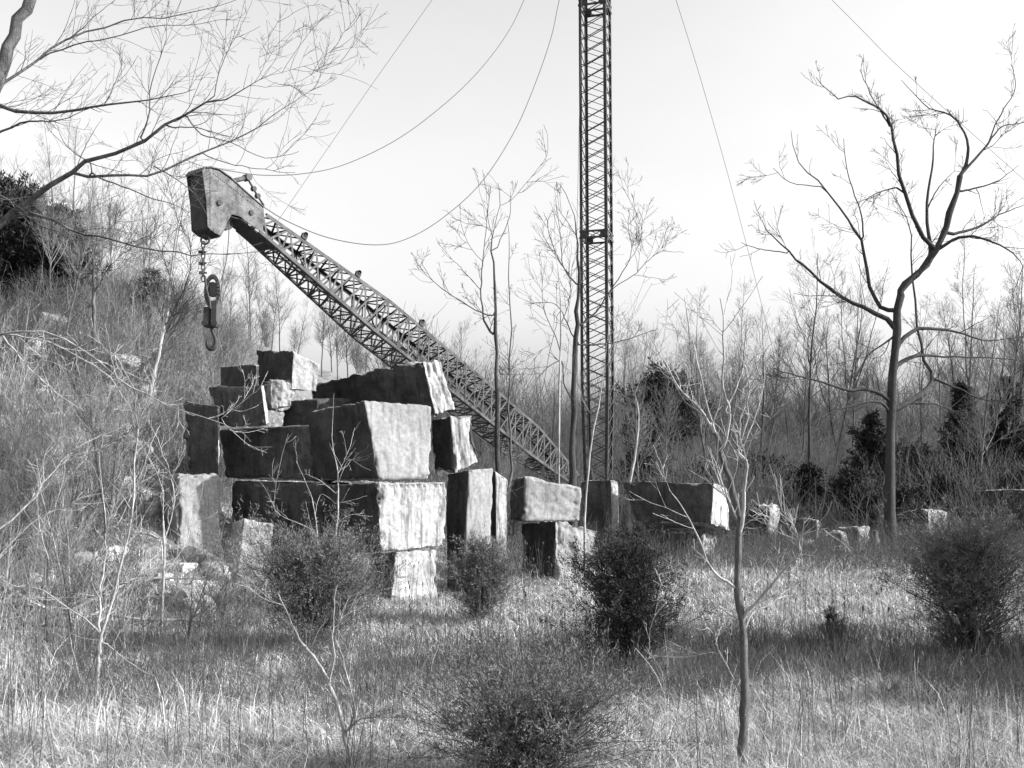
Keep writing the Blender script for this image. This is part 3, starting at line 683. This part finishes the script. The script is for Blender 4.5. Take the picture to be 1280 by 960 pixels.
traced('sapling', 'crooked pale stem standing just behind the longest dark block', 24.6, (1.92, 500, 140), [(552,885),(570,780),(571,710),(566,672),(590,620)], [[(567,690),(555,650),(556,600)]], .045, mats=('pale', 'brush'), tw=(10, 30, 40), rm=.005, ground=True, seed=4)
traced('sapling', 'straight pale stem between the slim tree and the forked tree', 21.5, (1.92, 500, 140), [(381,875),(382,700),(386,480),(372,300),(370,200)], [[(384,560),(350,480),(340,400)], [(384,520),(410,440),(415,360)]], .026, mats=('pale', 'twig'), tw=(26, 60, 90), rm=.005, ground=True, seed=5)
traced('sapling', 'branching sapling in front at the right, standing alone in the grass', 7.4, (1.6, 800, 360),
    [(203,1000),(206,880),(210,800),(205,680),(195,590),(198,480),(185,400),(165,340),(150,290)],
    [[(150,290),(120,240),(80,200),(50,150),(15,90)], [(197,500),(205,420),(212,350),(195,320),(215,260),(218,200),(210,150)], [(165,330),(175,260),(165,180),(170,100),(160,20)], [(150,290),(130,220),(110,130),(100,90)],
     [(194,600),(150,570),(120,510),(90,450),(58,403)], [(203,660),(250,610),(290,560),(320,530),(325,495),(375,480)], [(320,530),(310,480),(280,450)], [(204,690),(225,650),(260,630),(300,600)], [(208,830),(175,760),(150,710)], [(205,320),(235,250),(250,180)], [(190,660),(160,640),(130,600)],
     [(168,250),(200,180),(215,100)], [(195,470),(160,380),(140,320)]],
    .036, mats=('bark', 'pale'), tw=(90, 220, 260), thick=.016, rk=.5, rm=.0032, ground=True, tlen=1.0, dep=.35, seed=6)
traced('sapling', 'leaning forked sapling in the front grass, left of centre', 7.5, (3, 300, 640),
    [(425,1010),(420,960),(395,860),(370,740),(330,640),(290,560),(230,490)],
    [[(230,490),(180,390),(140,300)], [(335,640),(355,560),(350,470),(355,330),(365,270)], [(400,830),(440,780),(500,770),(540,740),(545,650),(600,615)], [(395,840),(430,760),(420,680),(390,550),(360,480)], [(230,500),(270,500),(300,440),(330,400)], [(500,770),(530,880),(535,960)], [(370,740),(385,700)], [(540,680),(580,660),(600,660)]],
    .019, mats=('pale', 'pale'), tw=(16, 30, 40), rk=.5, rm=.003, ground=True, tlen=.7, seed=7)
traced('sapling', 'many-stemmed pale sapling at the hill foot on the left', 9.5, (1.714, 0, 400),
    [(205,870),(207,790),(215,680)],
    [[(215,680),(245,580),(270,480),(290,380),(290,250),(300,190),(330,130),(350,0)], [(213,690),(215,560),(225,460),(212,280)], [(215,670),(170,630),(90,580),(40,570),(0,555)], [(225,690),(290,740),(340,770)], [(245,450),(300,330),(330,250)],
     [(225,460),(260,390),(290,370)], [(210,700),(180,780),(150,680)]],
    .026, mats=('pale', 'pale'), tw=(70, 160, 220), rk=.8, rm=.0032, ground=True, tlen=.55, seed=8)
traced('sapling', 'upright pale sapling right of the many-stemmed one', 13, (1.714, 0, 400), [(345,690),(348,600),(352,520),(350,430)], [[(350,430),(350,360),(300,260)], [(351,480),(370,380),(345,280),(310,200)], [(352,540),(400,470),(410,400)]], .02, mats=('pale', 'pale'), tw=(34, 70, 90), rk=.6, rm=.003, ground=True, tlen=.6, seed=9)
traced('sapling', 'brushy sapling with many fine upright shoots below the tilted pale block', 12.6, (1.714, 0, 400), [(395,760),(402,700),(408,640)], [[(408,640),(410,560),(430,480)], [(405,660),(440,560),(470,470)], [(405,680),(380,600),(385,500)], [(408,640),(460,600),(500,510)], [(405,690),(430,640),(440,540)]], .016, mats=('bark', 'brush'), tw=(70, 140, 160), rk=.7, rm=.003, ground=True, tlen=.6, seed=10)
traced('sapling', 'thin grey sapling with pale shoots at the far left', 12.5, (1.714, 0, 400), [(103,700),(100,600),(106,480),(118,400)], [[(118,400),(135,330),(130,250)], [(104,520),(85,430),(80,330)], [(101,600),(125,520),(130,460)]], .018, mats=('bark', 'pale'), tw=(50, 110, 130), rk=.5, rm=.003, ground=True, tlen=.6, seed=11)
traced('leaning_tree', 'white-barked leaning tree on the hillside left of the hook', 22, (3, 0, 180), [(560,960),(590,800),(622,660),(635,540),(655,380),(690,200),(735,50)],
    [[(625,680),(700,520),(725,340)], [(590,760),(660,630),(720,480)], [(640,500),(610,420),(570,330)], [(670,300),(640,200),(630,120)], [(575,880),(630,740),(680,650)]], .05, mats=('pale', 'twig'), tw=(90, 320, 600), rk=.25, rm=.005, ground=True, seed=12)
traced('bare_tree', 'straight thin tree on the hillside beneath the overhanging branch', 24, (3, 0, 180), [(352,745),(352,600),(350,450),(348,330),(350,240)], [[(352,500),(300,400),(250,330)], [(352,560),(400,470),(470,400)], [(350,400),(400,330),(440,290)], [(350,430),(310,360),(280,300)], [(352,620),(290,560),(240,560)]], .05, mats=('bark', 'twig'), tw=(80, 300, 600), rk=.4, rm=.005, ground=True, seed=13)
# overhanging tree, rooted left of the picture
traced('overhanging_tree', 'near bare tree reaching its long branches in from the upper left corner', 8.6, (2.087, 0, 0),
    [(-330,2100),(-290,1500),(-220,1000),(-150,640),(-70,380),(0,185),(40,85),(85,-20),(130,-150)],
    [[(-165,700),(-60,640),(0,590),(60,545),(150,480),(220,440),(340,390),(440,330),(520,280),(610,240),(690,200)], [(690,200),(720,150),(760,90),(800,65)], [(690,200),(780,175),(850,145),(900,90),(930,40)], [(690,205),(740,220),(800,200),(850,170),(890,165)],
     [(360,375),(385,300),(385,240),(430,120),(430,60)], [(560,260),(570,190),(600,110),(640,0)], [(682,203),(675,150),(700,100),(750,20)], [(190,462),(300,455),(400,440),(500,400),(600,360),(680,320),(760,270),(820,230)],
     [(230,445),(300,480),(380,510),(450,535),(500,555)], [(-90,430),(-40,300),(0,275),(50,295),(150,300),(250,280),(350,260),(430,250),(510,232)], [(-60,370),(60,320),(150,315),(240,280)],
     [(-60,300),(0,225),(60,175),(110,150),(180,105),(260,70),(350,45),(450,40),(560,15),(640,-10)], [(110,150),(200,120),(300,95),(400,65),(480,60),(600,50)], [(480,300),(530,350),(600,370),(690,410),(780,395)], [(400,435),(440,455),(500,500),(540,560)],
     [(520,395),(600,430),(700,445),(770,450)], [(60,545),(100,560),(200,600),(300,620),(450,660),(560,665),(690,655)], [(0,590),(60,560),(110,590),(170,610),(260,680)], [(240,280),(300,220),(330,160)], [(350,45),(350,-20)], [(40,85),(60,40),(100,-20)],
     [(-100,470),(-60,520),(0,510),(50,545),(100,610),(150,640)], [(440,330),(540,340),(640,370)], [(240,430),(170,380),(150,330)], [(180,105),(230,60),(300,0)]],
    .085, mats=('bark', 'bark'), tw=(230, 620, 900), rk=.6, rtip=.02, rm=.0021, ground=True, tlen=1.0, dep=.22, seed=14)
traced('bent_sapling', 'bare white bough arching over the hillside towards the dark blocks', 9.2, (1.714, 0, 400), [(-160,900),(-150,600),(-120,200),(-60,60),(0,30)],
    [[(0,30),(100,25),(180,60),(250,120),(320,160),(400,190),(490,220),(540,265),(583,272)], [(5,30),(60,95),(130,160),(180,195)], [(60,95),(110,90),(175,130)], [(0,30),(80,45),(200,100),(260,160),(290,230)], [(470,215),(540,160),(560,140)], [(250,120),(240,70),(290,150)], [(-150,600),(-60,500),(40,420),(100,340),(180,270),(260,230)], [(-150,640),(-60,560),(60,440),(160,390)]],
    .03, mats=('pale', 'pale'), tw=(100, 220, 260), rk=.5, rm=.003, ground=True, tlen=.6, seed=15)
traced('sapling', 'thin pale stem crossing the dark faces of the stone stack', 14.2, (2.526, 180, 420), [(607,760),(605,640),(612,560),(612,440),(598,360),(594,300),(600,180)], [[(612,440),(650,350),(665,290)], [(610,500),(560,460),(520,440)], [(606,600),(640,570),(690,560)], [(612,470),(640,400),(660,390)]], .016, mats=('pale', 'pale'), tw=(16, 24, 20), rk=.4, rm=.0026, ground=True, tlen=.5, seed=18)
traced('sapling', 'bent pale shoots in front of the dark block at the foot of the stack', 14.4, (2.526, 180, 420), [(545,800),(548,700),(545,600),(530,510)], [[(530,510),(500,440),(480,395)], [(540,560),(560,500),(605,530)], [(545,640),(520,560),(510,520)], [(546,620),(430,560),(415,500),(455,310)]], .013, mats=('pale', 'pale'), tw=(16, 24, 20), rk=.5, rm=.0026, ground=True, tlen=.5, seed=19)
# arching weeds in front
traced('arching_weed', 'pale arching stalk in the front grass beside the lone sapling', 7.6, (1.6, 800, 360), [(60,980),(62,930),(66,880),(110,830),(150,815),(182,812)], [[(66,885),(110,850),(165,838)], [(70,870),(90,900),(80,960)]], .006, mats=('pale', 'pale'), tw=(5, 6, 6), rk=.4, rm=.0015, ground=True, cat='weed', seed=16)
traced('arching_weed', 'forked dead stalk between the centre cedar and the lone sapling', 9, (3.2, 600, 740), [(738,470),(738,415),(690,310),(622,225)], [[(738,415),(720,310),(660,215)], [(738,420),(742,360),(715,280)]], .007, mats=('pale', 'pale'), tw=(5, 6, 6), rk=.5, rm=.002, ground=True, cat='weed', seed=17)

for k in range(22):
    if k < 13: px, y = rng.uniform(-20, 300), rng.uniform(13, 22)
    else: px, y = rng.uniform(760, 1260), rng.uniform(24.5, 28)
    x = (px - 640) / F * y; a = rng.uniform(0, 6.28); L_ = rng.uniform(1.0, 2.6); z = float(terrain(x, y)) + .12
    b, q = grow(np.array([[x, y, z]]), np.array([[math.cos(a), math.sin(a) * .6, rng.uniform(.1, .55)]]), np.array([L_]), np.array([.022]), 12, .10, -.01, .25)
    mb = MB(); mb.tubes(b, q, 7); c = kids(b, q, np.array([L_]), 12, .25, 1, 45, .35, .5, .004); b1, q1 = grow(*c, 6, .12, .02, .3); mb.tubes(b1, q1, 4); c = kids(b1, q1, c[2], 30, .2, 1, 40, .5, .7, .003); b2, q2 = grow(*c, 4, .12, 0, .5); mb.tubes(b2, q2, 3)
    tag(mb.build('fallen_branch', M['pale'], None, True, loc=(x, y, z)), 'pale dead bough lying in the brush of the slope' if k < 13 else 'pale dead bough lying in the tangle before the woods', 'branch', 'dead boughs in the brush')
# hillside and thicket shrubs: variants then copies
sprotos = [shrub(1.4, 8, 60, 170), shrub(1.1, 10, 70, 160, .6), shrub(1.8, 6, 60, 190, .3), shrub(.9, 12, 60, 120, .8)]
sused = {}
def put_shrub(v, x, y, sc, label, group, mat='brush', name='bare_shrub'):
    z = float(terrain(x, y)) - .03
    if (v, mat) not in sused:
        o = sprotos[v].build(name, M[mat], None, True); sused[(v, mat)] = o
    else: o = sused[(v, mat)].copy(); C.objects.link(o)
    o.location = (x, y, z); o.rotation_euler = (0, 0, rng.uniform(0, 6.28)); o.scale = (sc, sc, sc * rng.uniform(.85, 1.2))
    return tag(o, label, 'shrub', group)
for k in range(135):
    px = rng.uniform(-60, 330); y = rng.uniform(13.5, 31); x = (px - 640) / F * y
    if px > 190 and y < 20.5: continue
    if px > 120 and y < 16.5: continue
    put_shrub(int(rng.integers(0, 4)), x, y, rng.uniform(.4, 1.25), 'leafless bush among the brush of the hillside', 'bushes on the hillside', mat=('brush', 'twig', 'pale', 'brush')[k % 4])
for k in range(20):
    px = rng.uniform(225, 470); y = rng.uniform(13.2, 14.8); x = (px - 640) / F * y
    put_shrub(int(rng.integers(0, 4)), x, y, rng.uniform(.4, .75), 'leafless bush at the left foot of the stone stack', 'bushes at the foot of the stack')
for k in range(100):
    px = rng.uniform(760, 1380); y = rng.uniform(25.5, 42); x = (px - 640) / F * y
    put_shrub(int(rng.integers(0, 4)), x, y, rng.uniform(.8, 1.5), 'tangled leafless bush at the edge of the woods', 'bushes along the edge of the woods', mat='twig')
for k in range(34):
    px = rng.uniform(560, 780); y = rng.uniform(22, 34); x = (px - 640) / F * y
    put_shrub(int(rng.integers(0, 4)), x, y, rng.uniform(.8, 1.4), 'leafless bush behind the stones around the boom foot', 'bushes around the boom foot', mat='twig')

for k in range(8):
    px = rng.uniform(600, 715); y = rng.uniform(20.5, 23.5); x = (px - 640) / F * y
    put_tree(int(rng.integers(0, 9)), x, y, rng.uniform(.17, .28), rng.uniform(0, 6.28), 'thin young tree standing in front of the boom foot', 'young trees in front of the boom foot', mats=('bark', 'twig') if k % 2 else ('bark', 'brush'), name='sapling', lean=rng.normal(0, .1))
# far undergrowth: one mass
def mass(name, label, N, ylo, yhi, pxlo, pxhi, hlo, hhi, r, mat, lean=.35, sub=2):
    y = rng.uniform(ylo, yhi, N); pp_ = rng.uniform(pxlo, pxhi, N); y = np.where((pp_ > 185) & (pxhi < 400) & (y < 20), rng.uniform(20.5, yhi, N), y); x = (pp_ - 640) / F * y; P0 = np.stack([x, y, terrain(x, y) - .05], -1)
    D = np.stack([rng.normal(0, lean, N), rng.normal(0, lean, N), np.ones(N)], -1); L = rng.uniform(hlo, hhi, N) * (.6 + .4 * (1 + vnoise(P0 * .35, 4)))
    b, q = grow(P0, D, L, np.full(N, r), 4, .13, 0, .4); mb = MB(); mb.tubes(b, q, 3)
    c = kids(b, q, L, N * sub, .15, 1, 42, .5, .6, r * .5); b1, q1 = grow(*c, 3, .12, 0, .5); mb.tubes(b1, q1, 3)
    o = mb.build(name, M[mat], None, True); tag(o, label, 'undergrowth', kind='stuff')
mass('undergrowth', 'dense grey tangle of twigs filling the floor of the woods', 11000, 27, 75, 480, 1450, .8, 2.7, .011, 'twig', .45, 3)
mass('dark_thicket', 'dark low tangle along the near edge of the woods', 5200, 25.6, 34, 700, 1450, .4, 1.5, .009, 'dbark', .6, 4)
mass('meadow_edge_weeds', 'grey weeds and stems around the stones at the back of the meadow', 3800, 20.5, 26, 640, 1300, .2, .75, .005, 'weed', .35, 3)
mass('far_woods', 'far grey woods closing the view behind the nearer trees', 3600, 78, 120, 480, 1450, 3.5, 8.0, .04, 'twig', .16, 3)
mass('hillside_brush', 'fine dead brush covering the whole hillside', 6500, 13.5, 33, -150, 330, .25, .95, .0055, 'brush', .55, 4)
mass('dark_brush', 'dark patches of tangled stems on the hillside', 7000, 13.8, 33, -150, 300, .3, 1.3, .007, 'twig', .6, 4)
mass('dry_stalks', 'pale dry stalks standing on the hillside', 2200, 11.0, 30, -150, 320, .4, 1.6, .0048, 'pale', .3, 2)

# ------------------------------------------------------------------ cedars
def cedar(label, px, base_py, Y, h, R, mat='cedar', nb=300, spr=90, size=.04, cone=.5, name='cedar_bush', cat='evergreen', group=None, x=None, wid=.0038, lowt=.02):
    if x is None: x = P(px, base_py, Y)[0]
    z = float(terrain(x, Y)) - .05
    root = thing(name, label, cat, (x, Y, z), group)
    o = np.array((x, Y, z))
    mb = MB(); mb.line(crom([o, o + (R * .05, 0, h * .5), o + (0, R * .05, h * .95)], np.linspace(0, 2, 8)), np.linspace(.012 + .012 * h, .006, 8), 7); mb.build('trunk', M['dbark'], root, True)
    t = rng.uniform(lowt, .98, nb) ** .9; az = rng.uniform(0, 2 * math.pi, nb)
    lob = 1 + .45 * vnoise(np.stack([np.cos(az) * 1.6, np.sin(az) * 1.6, t * 3.5], -1) + px * .37, 11)
    prof_ = (1 - t) ** cone * np.clip((t + .08) / .25, .45, 1) * lob
    L = R * prof_ * rng.uniform(.4, 1.2, nb) + .05 * R
    P0 = o + np.stack([0 * t, 0 * t, t * h * .9], -1)
    D = np.stack([np.cos(az), np.sin(az), rng.uniform(.35, 1.4, nb)], -1)
    b, q = grow(P0, D, L * 1.12, np.full(nb, .003 + .0015 * h), 5, .16, .04, .3)
    mb = MB(); mb.tubes(b, q, 3); mb.build('branches', M['dbark'], root, True)
    c = kids(b, q, L, nb * 8, .06, 1, 42, .45, .7, .002); b1, q1 = grow(*c, 3, .15, .05, .5)
    # sprays: slender kites along the branchlets
    n_ = nb * spr; pi = rng.integers(0, len(b1), n_); tt = rng.uniform(0, 3, n_); i = np.minimum(tt.astype(int), 2); f = (tt - i)[:, None]
    p = b1[pi, i] * (1 - f) + b1[pi, i + 1] * f; d = unit(unit(b1[pi, i + 1] - b1[pi, i]) + rng.normal(0, .55, (n_, 3)) + (0, 0, .15))
    sd_ = unit(np.cross(d, rng.normal(0, 1, (n_, 3)))); ln = (size * rng.uniform(.6, 1.5, n_))[:, None]; wd = wid * rng.uniform(.7, 1.3, n_)[:, None]
    p = p + rng.normal(0, size * .3, (n_, 3))
    V = np.stack([p, p + d * ln * .5 + sd_ * wd, p + d * ln, p + d * ln * .5 - sd_ * wd], 1).reshape(-1, 3)
    mesh_obj('crown', V, np.arange(n_ * 4).reshape(-1, 4), M[mat], root, False)
    return root
cedar('bushy young cedar hiding the left foot of the stone stack', 395, 830, 12.2, 1.12, 1.35, nb=430, spr=120, cone=.45, lowt=.0)
cedar('small cedar in front of the lit block, right of the rough bottom block', 600, 800, 14.0, 1.2, .75, nb=260, spr=110, cone=.45)
cedar('dark upright cedar in the middle of the meadow', 778, 848, 10.6, 1.45, .85, nb=400, spr=120, x=1.22, cone=.45, mat='dcedar', lowt=0)
cedar('low wide cedar cut by the bottom edge of the picture', 660, 985, 7.0, .58, .95, nb=460, spr=130, size=.03, wid=.003, cone=.4, lowt=0)
cedar('broad cedar bush at the right edge of the meadow', 1212, 822, 11.4, 1.5, 1.1, nb=420, spr=120, cone=.4, lowt=0)
cedar('tiny cedar seedling in the meadow left of the broad cedar', 1040, 802, 12.6, .48, .2, nb=60, spr=60, size=.035, mat='dcedar')
cedar('tallest dark cedar behind the old tree, to its left', 1092, 640, 33, 4.0, .95, mat='dcedar', nb=260, spr=80, size=.13, wid=.024, name='cedar_tree', cone=.6)
cedar('dark cedar right of the old tree, inner one of the pair', 1206, 590, 37, 5.2, 1.2, mat='dcedar', nb=320, spr=90, size=.14, wid=.024, name='cedar_tree', cone=.75)
cedar('dark cedar right of the old tree, outer one of the pair', 1256, 590, 37, 5.5, 1.3, mat='dcedar', nb=340, spr=90, size=.14, wid=.024, name='cedar_tree', cone=.7)
cedar('small dark cedar at the edge of the woods above the stone row', 1013, 640, 31, 2.2, .7, mat='dcedar', nb=180, spr=70, size=.12, wid=.022, name='cedar_tree', cone=.5)
cedar('wide dome-shaped evergreen in the woods right of the mast', 832, 600, 50, 5.2, 2.6, mat='dcedar', nb=300, spr=90, size=.2, wid=.035, name='cedar_tree', cone=.4)
cedar('dark wide cedar on the hilltop at the left edge', 16, 400, 27, 3.3, 1.35, mat='dcedar', nb=330, spr=90, size=.12, wid=.022, name='cedar_tree', cone=.35)
cedar('dark column-shaped cedar on the hilltop beside the wide one', 68, 400, 26.5, 2.9, .95, mat='dcedar', nb=380, spr=90, size=.12, wid=.022, name='cedar_tree', cone=.3)
cedar('small grey cedar on the hill crest left of the leaning tree', 188, 410, 27.5, 1.5, .38, mat='cedar', nb=160, spr=70, size=.08, wid=.014, name='cedar_tree', cone=.3)
cedar('tall cedar standing beyond the right edge of the meadow, nearer one', 0, 0, 10.2, 3.6, 1.0, x=8.4, nb=420, spr=90, size=.07, wid=.009, name='cedar_tree', mat='dcedar')
cedar('tall cedar standing beyond the right edge of the meadow, farther one', 0, 0, 10.6, 5.0, 1.3, x=12.2, nb=300, spr=90, size=.08, wid=.012, name='cedar_tree', mat='dcedar')
cedar('low cedar standing beyond the right edge of the meadow', 0, 0, 8.7, 2.4, .7, x=7.4, nb=300, spr=90, size=.06, wid=.008, name='cedar_tree', mat='dcedar')
for k, (px, Y, h, R) in enumerate([(1150, 36, 2.2, 1.3), (960, 36, 1.8, 1.1), (1065, 30, 1.9, 1.0), (1265, 30, 1.7, 1.4), (1180, 31, 1.5, 1.2), (880, 33, 1.8, 1.3), (1115, 28.5, 1.4, .9), (800, 36, 2.2, 1.1)]):
    cedar('dark low evergreen mixed into the brush at the edge of the woods', px, 600, Y, h, R, mat='dcedar', nb=170, spr=60, size=.12, wid=.02, name='cedar_bush', cone=.35, group='low evergreens at the edge of the woods')

# ------------------------------------------------------------------ grass
def blades(name, label, N, ylo, yhi, spread, hl, hh, wd, mat, keep, bend=.35, clump=.0, powr=1.0):
    y = ylo * (yhi / ylo) ** rng.uniform(0, 1, N); x = rng.uniform(-spread, spread, N) * y
    if clump: x += rng.normal(0, clump, N)
    k = keep(x, y); x, y = x[k], y[k]; N = len(x)
    z = terrain(x, y) - .01; q = np.stack([x, y, 0 * x], -1)
    h = rng.uniform(hl, hh, N) * (.7 + .5 * (1 + fbm(q * .7, 21, 3)) * .7)
    a = rng.uniform(0, 2 * math.pi, N); s = np.stack([np.cos(a), np.sin(a), 0 * a], -1); b = rng.normal(0, bend, (N, 3)) * (1, 1, 0)
    wv = (wd * rng.uniform(.6, 1.4, N) * np.clip(y / 9, .8, 2.6))[:, None]
    p0 = np.stack([x, y, z], -1); p1 = p0 + (b * .3 + (0, 0, .55)) * h[:, None]; p2 = p0 + (b + (0, 0, 1)) * h[:, None]
    V = np.stack([p0 - s * wv, p0 + s * wv, p1 + s * wv * .8, p1 - s * wv * .8, p2 + s * wv * .15, p2 - s * wv * .15], 1).reshape(-1, 3)
    i = np.arange(N)[:, None] * 6; Fq = np.vstack([i + (0, 1, 2, 3), i + (3, 2, 4, 5)])
    o = mesh_obj(name, V, Fq, M[mat], None, False)
    sh = np.repeat(np.clip(rng.lognormal(-.15, .6, N), .15, 2.0), 6).astype(np.float32); at = o.data.attributes.new('shade', 'FLOAT', 'POINT'); at.data.foreach_set('value', sh)
    return tag(o, label, 'grass', kind='stuff')
blades('grass', 'dry pale grass covering the meadow and the slope', 460000, 5.5, 34, .66, .02, .13, .0020, 'grass', lambda x, y: (y < 27) | (x < -2), bend=1.3)
blades('tall_grass', 'tall dead grass standing in the meadow', 20000, 6, 26, .64, .14, .40, .0017, 'grass', lambda x, y: fbm(np.stack([x, y, 0 * x], -1) * .9, 31, 3) > .02, bend=.3)
# fallen leaves and broken bits lying on the grass
N = 45000; y = 5.5 * 5 ** rng.uniform(0, 1, N); x = rng.uniform(-.64, .64, N) * y; p = np.stack([x, y, terrain(x, y) + rng.uniform(.01, .08, N)], -1)
a = unit(rng.normal(0, 1, (N, 3)) * (1, 1, .6)); b = unit(np.cross(a, rng.normal(0, 1, (N, 3)))); sz = (rng.uniform(.004, .014, N) * np.clip(y / 10, 1, 2))[:, None]
V = np.stack([p - a * sz, p + b * sz * .45, p + a * sz, p - b * sz * .45], 1).reshape(-1, 3)
lo = mesh_obj('leaf_litter', V, np.arange(N * 4).reshape(-1, 4), M['litter'], None, False)
at = lo.data.attributes.new('shade', 'FLOAT', 'POINT'); at.data.foreach_set('value', np.repeat(rng.uniform(.15, 1.5, N), 4).astype(np.float32))
tag(lo, 'fallen leaves and bits lying in the grass', 'leaf litter', kind='stuff')
def weed_strip(name, label, N, ylo, yhi, a, b_, mat):
    y = rng.uniform(ylo, yhi, N); x = rng.uniform(a, b_, N); P0 = np.stack([x, y, terrain(x, y)], -1); k = fbm(P0 * .8, 41) > -.25; P0 = P0[k]; N = len(P0)
    D = np.stack([rng.normal(0, .25, N), rng.normal(0, .25, N), np.ones(N)], -1); L = rng.uniform(.08, .42, N)
    b, q = grow(P0, D, L, np.full(N, .0022), 4, .12, 0, .5); mb = MB(); mb.tubes(b, q, 3); c = kids(b, q, L, N * 2, .2, 1, 40, .5, .8, .0014); b1, q1 = grow(*c, 3, .1, 0, .6); mb.tubes(b1, q1, 3)
    tag(mb.build(name, M[mat], None, True), label, 'weeds', kind='stuff')
weed_strip('dark_weeds', 'belt of dark weeds across the middle of the meadow', 11000, 9.4, 12.6, 0.2, 7.5, 'weed')
weed_strip('dark_weeds', 'belt of dark weeds at the left of the meadow', 4000, 9.2, 12.2, -5.2, 0, 'weed')
# dark dead weed stalks with seed heads
N = 1500; y = rng.uniform(7, 24, N); x = rng.uniform(-.5, .58, N) * y; kk = (x > -3.5) | (y < 13); x, y = x[kk], y[kk]; N = len(x)
P0 = np.stack([x, y, terrain(x, y)], -1); D = np.stack([rng.normal(0, .09, N), rng.normal(0, .09, N), np.ones(N)], -1); L = rng.uniform(.45, .95, N)
b, q = grow(P0, D, L, np.full(N, .0028), 5, .05, .03, .6); mb = MB(); mb.tubes(b, q, 4)
e = b[:, -1]; d = unit(b[:, -1] - b[:, -2]); hh = rng.uniform(.008, .022, N)[:, None] * (rng.uniform(0, 1, N) > .35)[:, None]
mb.tubes(np.stack([e - d * hh, e, e + d * hh, e + d * hh * 1.6], 1), np.stack([np.full(N, .004), hh[:, 0] * .5, hh[:, 0] * .42, np.full(N, .002)], 1), 6)
c = kids(b, q, L, N * 3, .4, 1, 35, .25, .7, .0015); b1, q1 = grow(*c, 3, .1, .1, .5); mb.tubes(b1, q1, 3)
tag(mb.build('dead_weeds', M['weed'], None, True), 'dark dead weed stalks with seed heads in the meadow', 'weeds', kind='stuff')
clean_props()
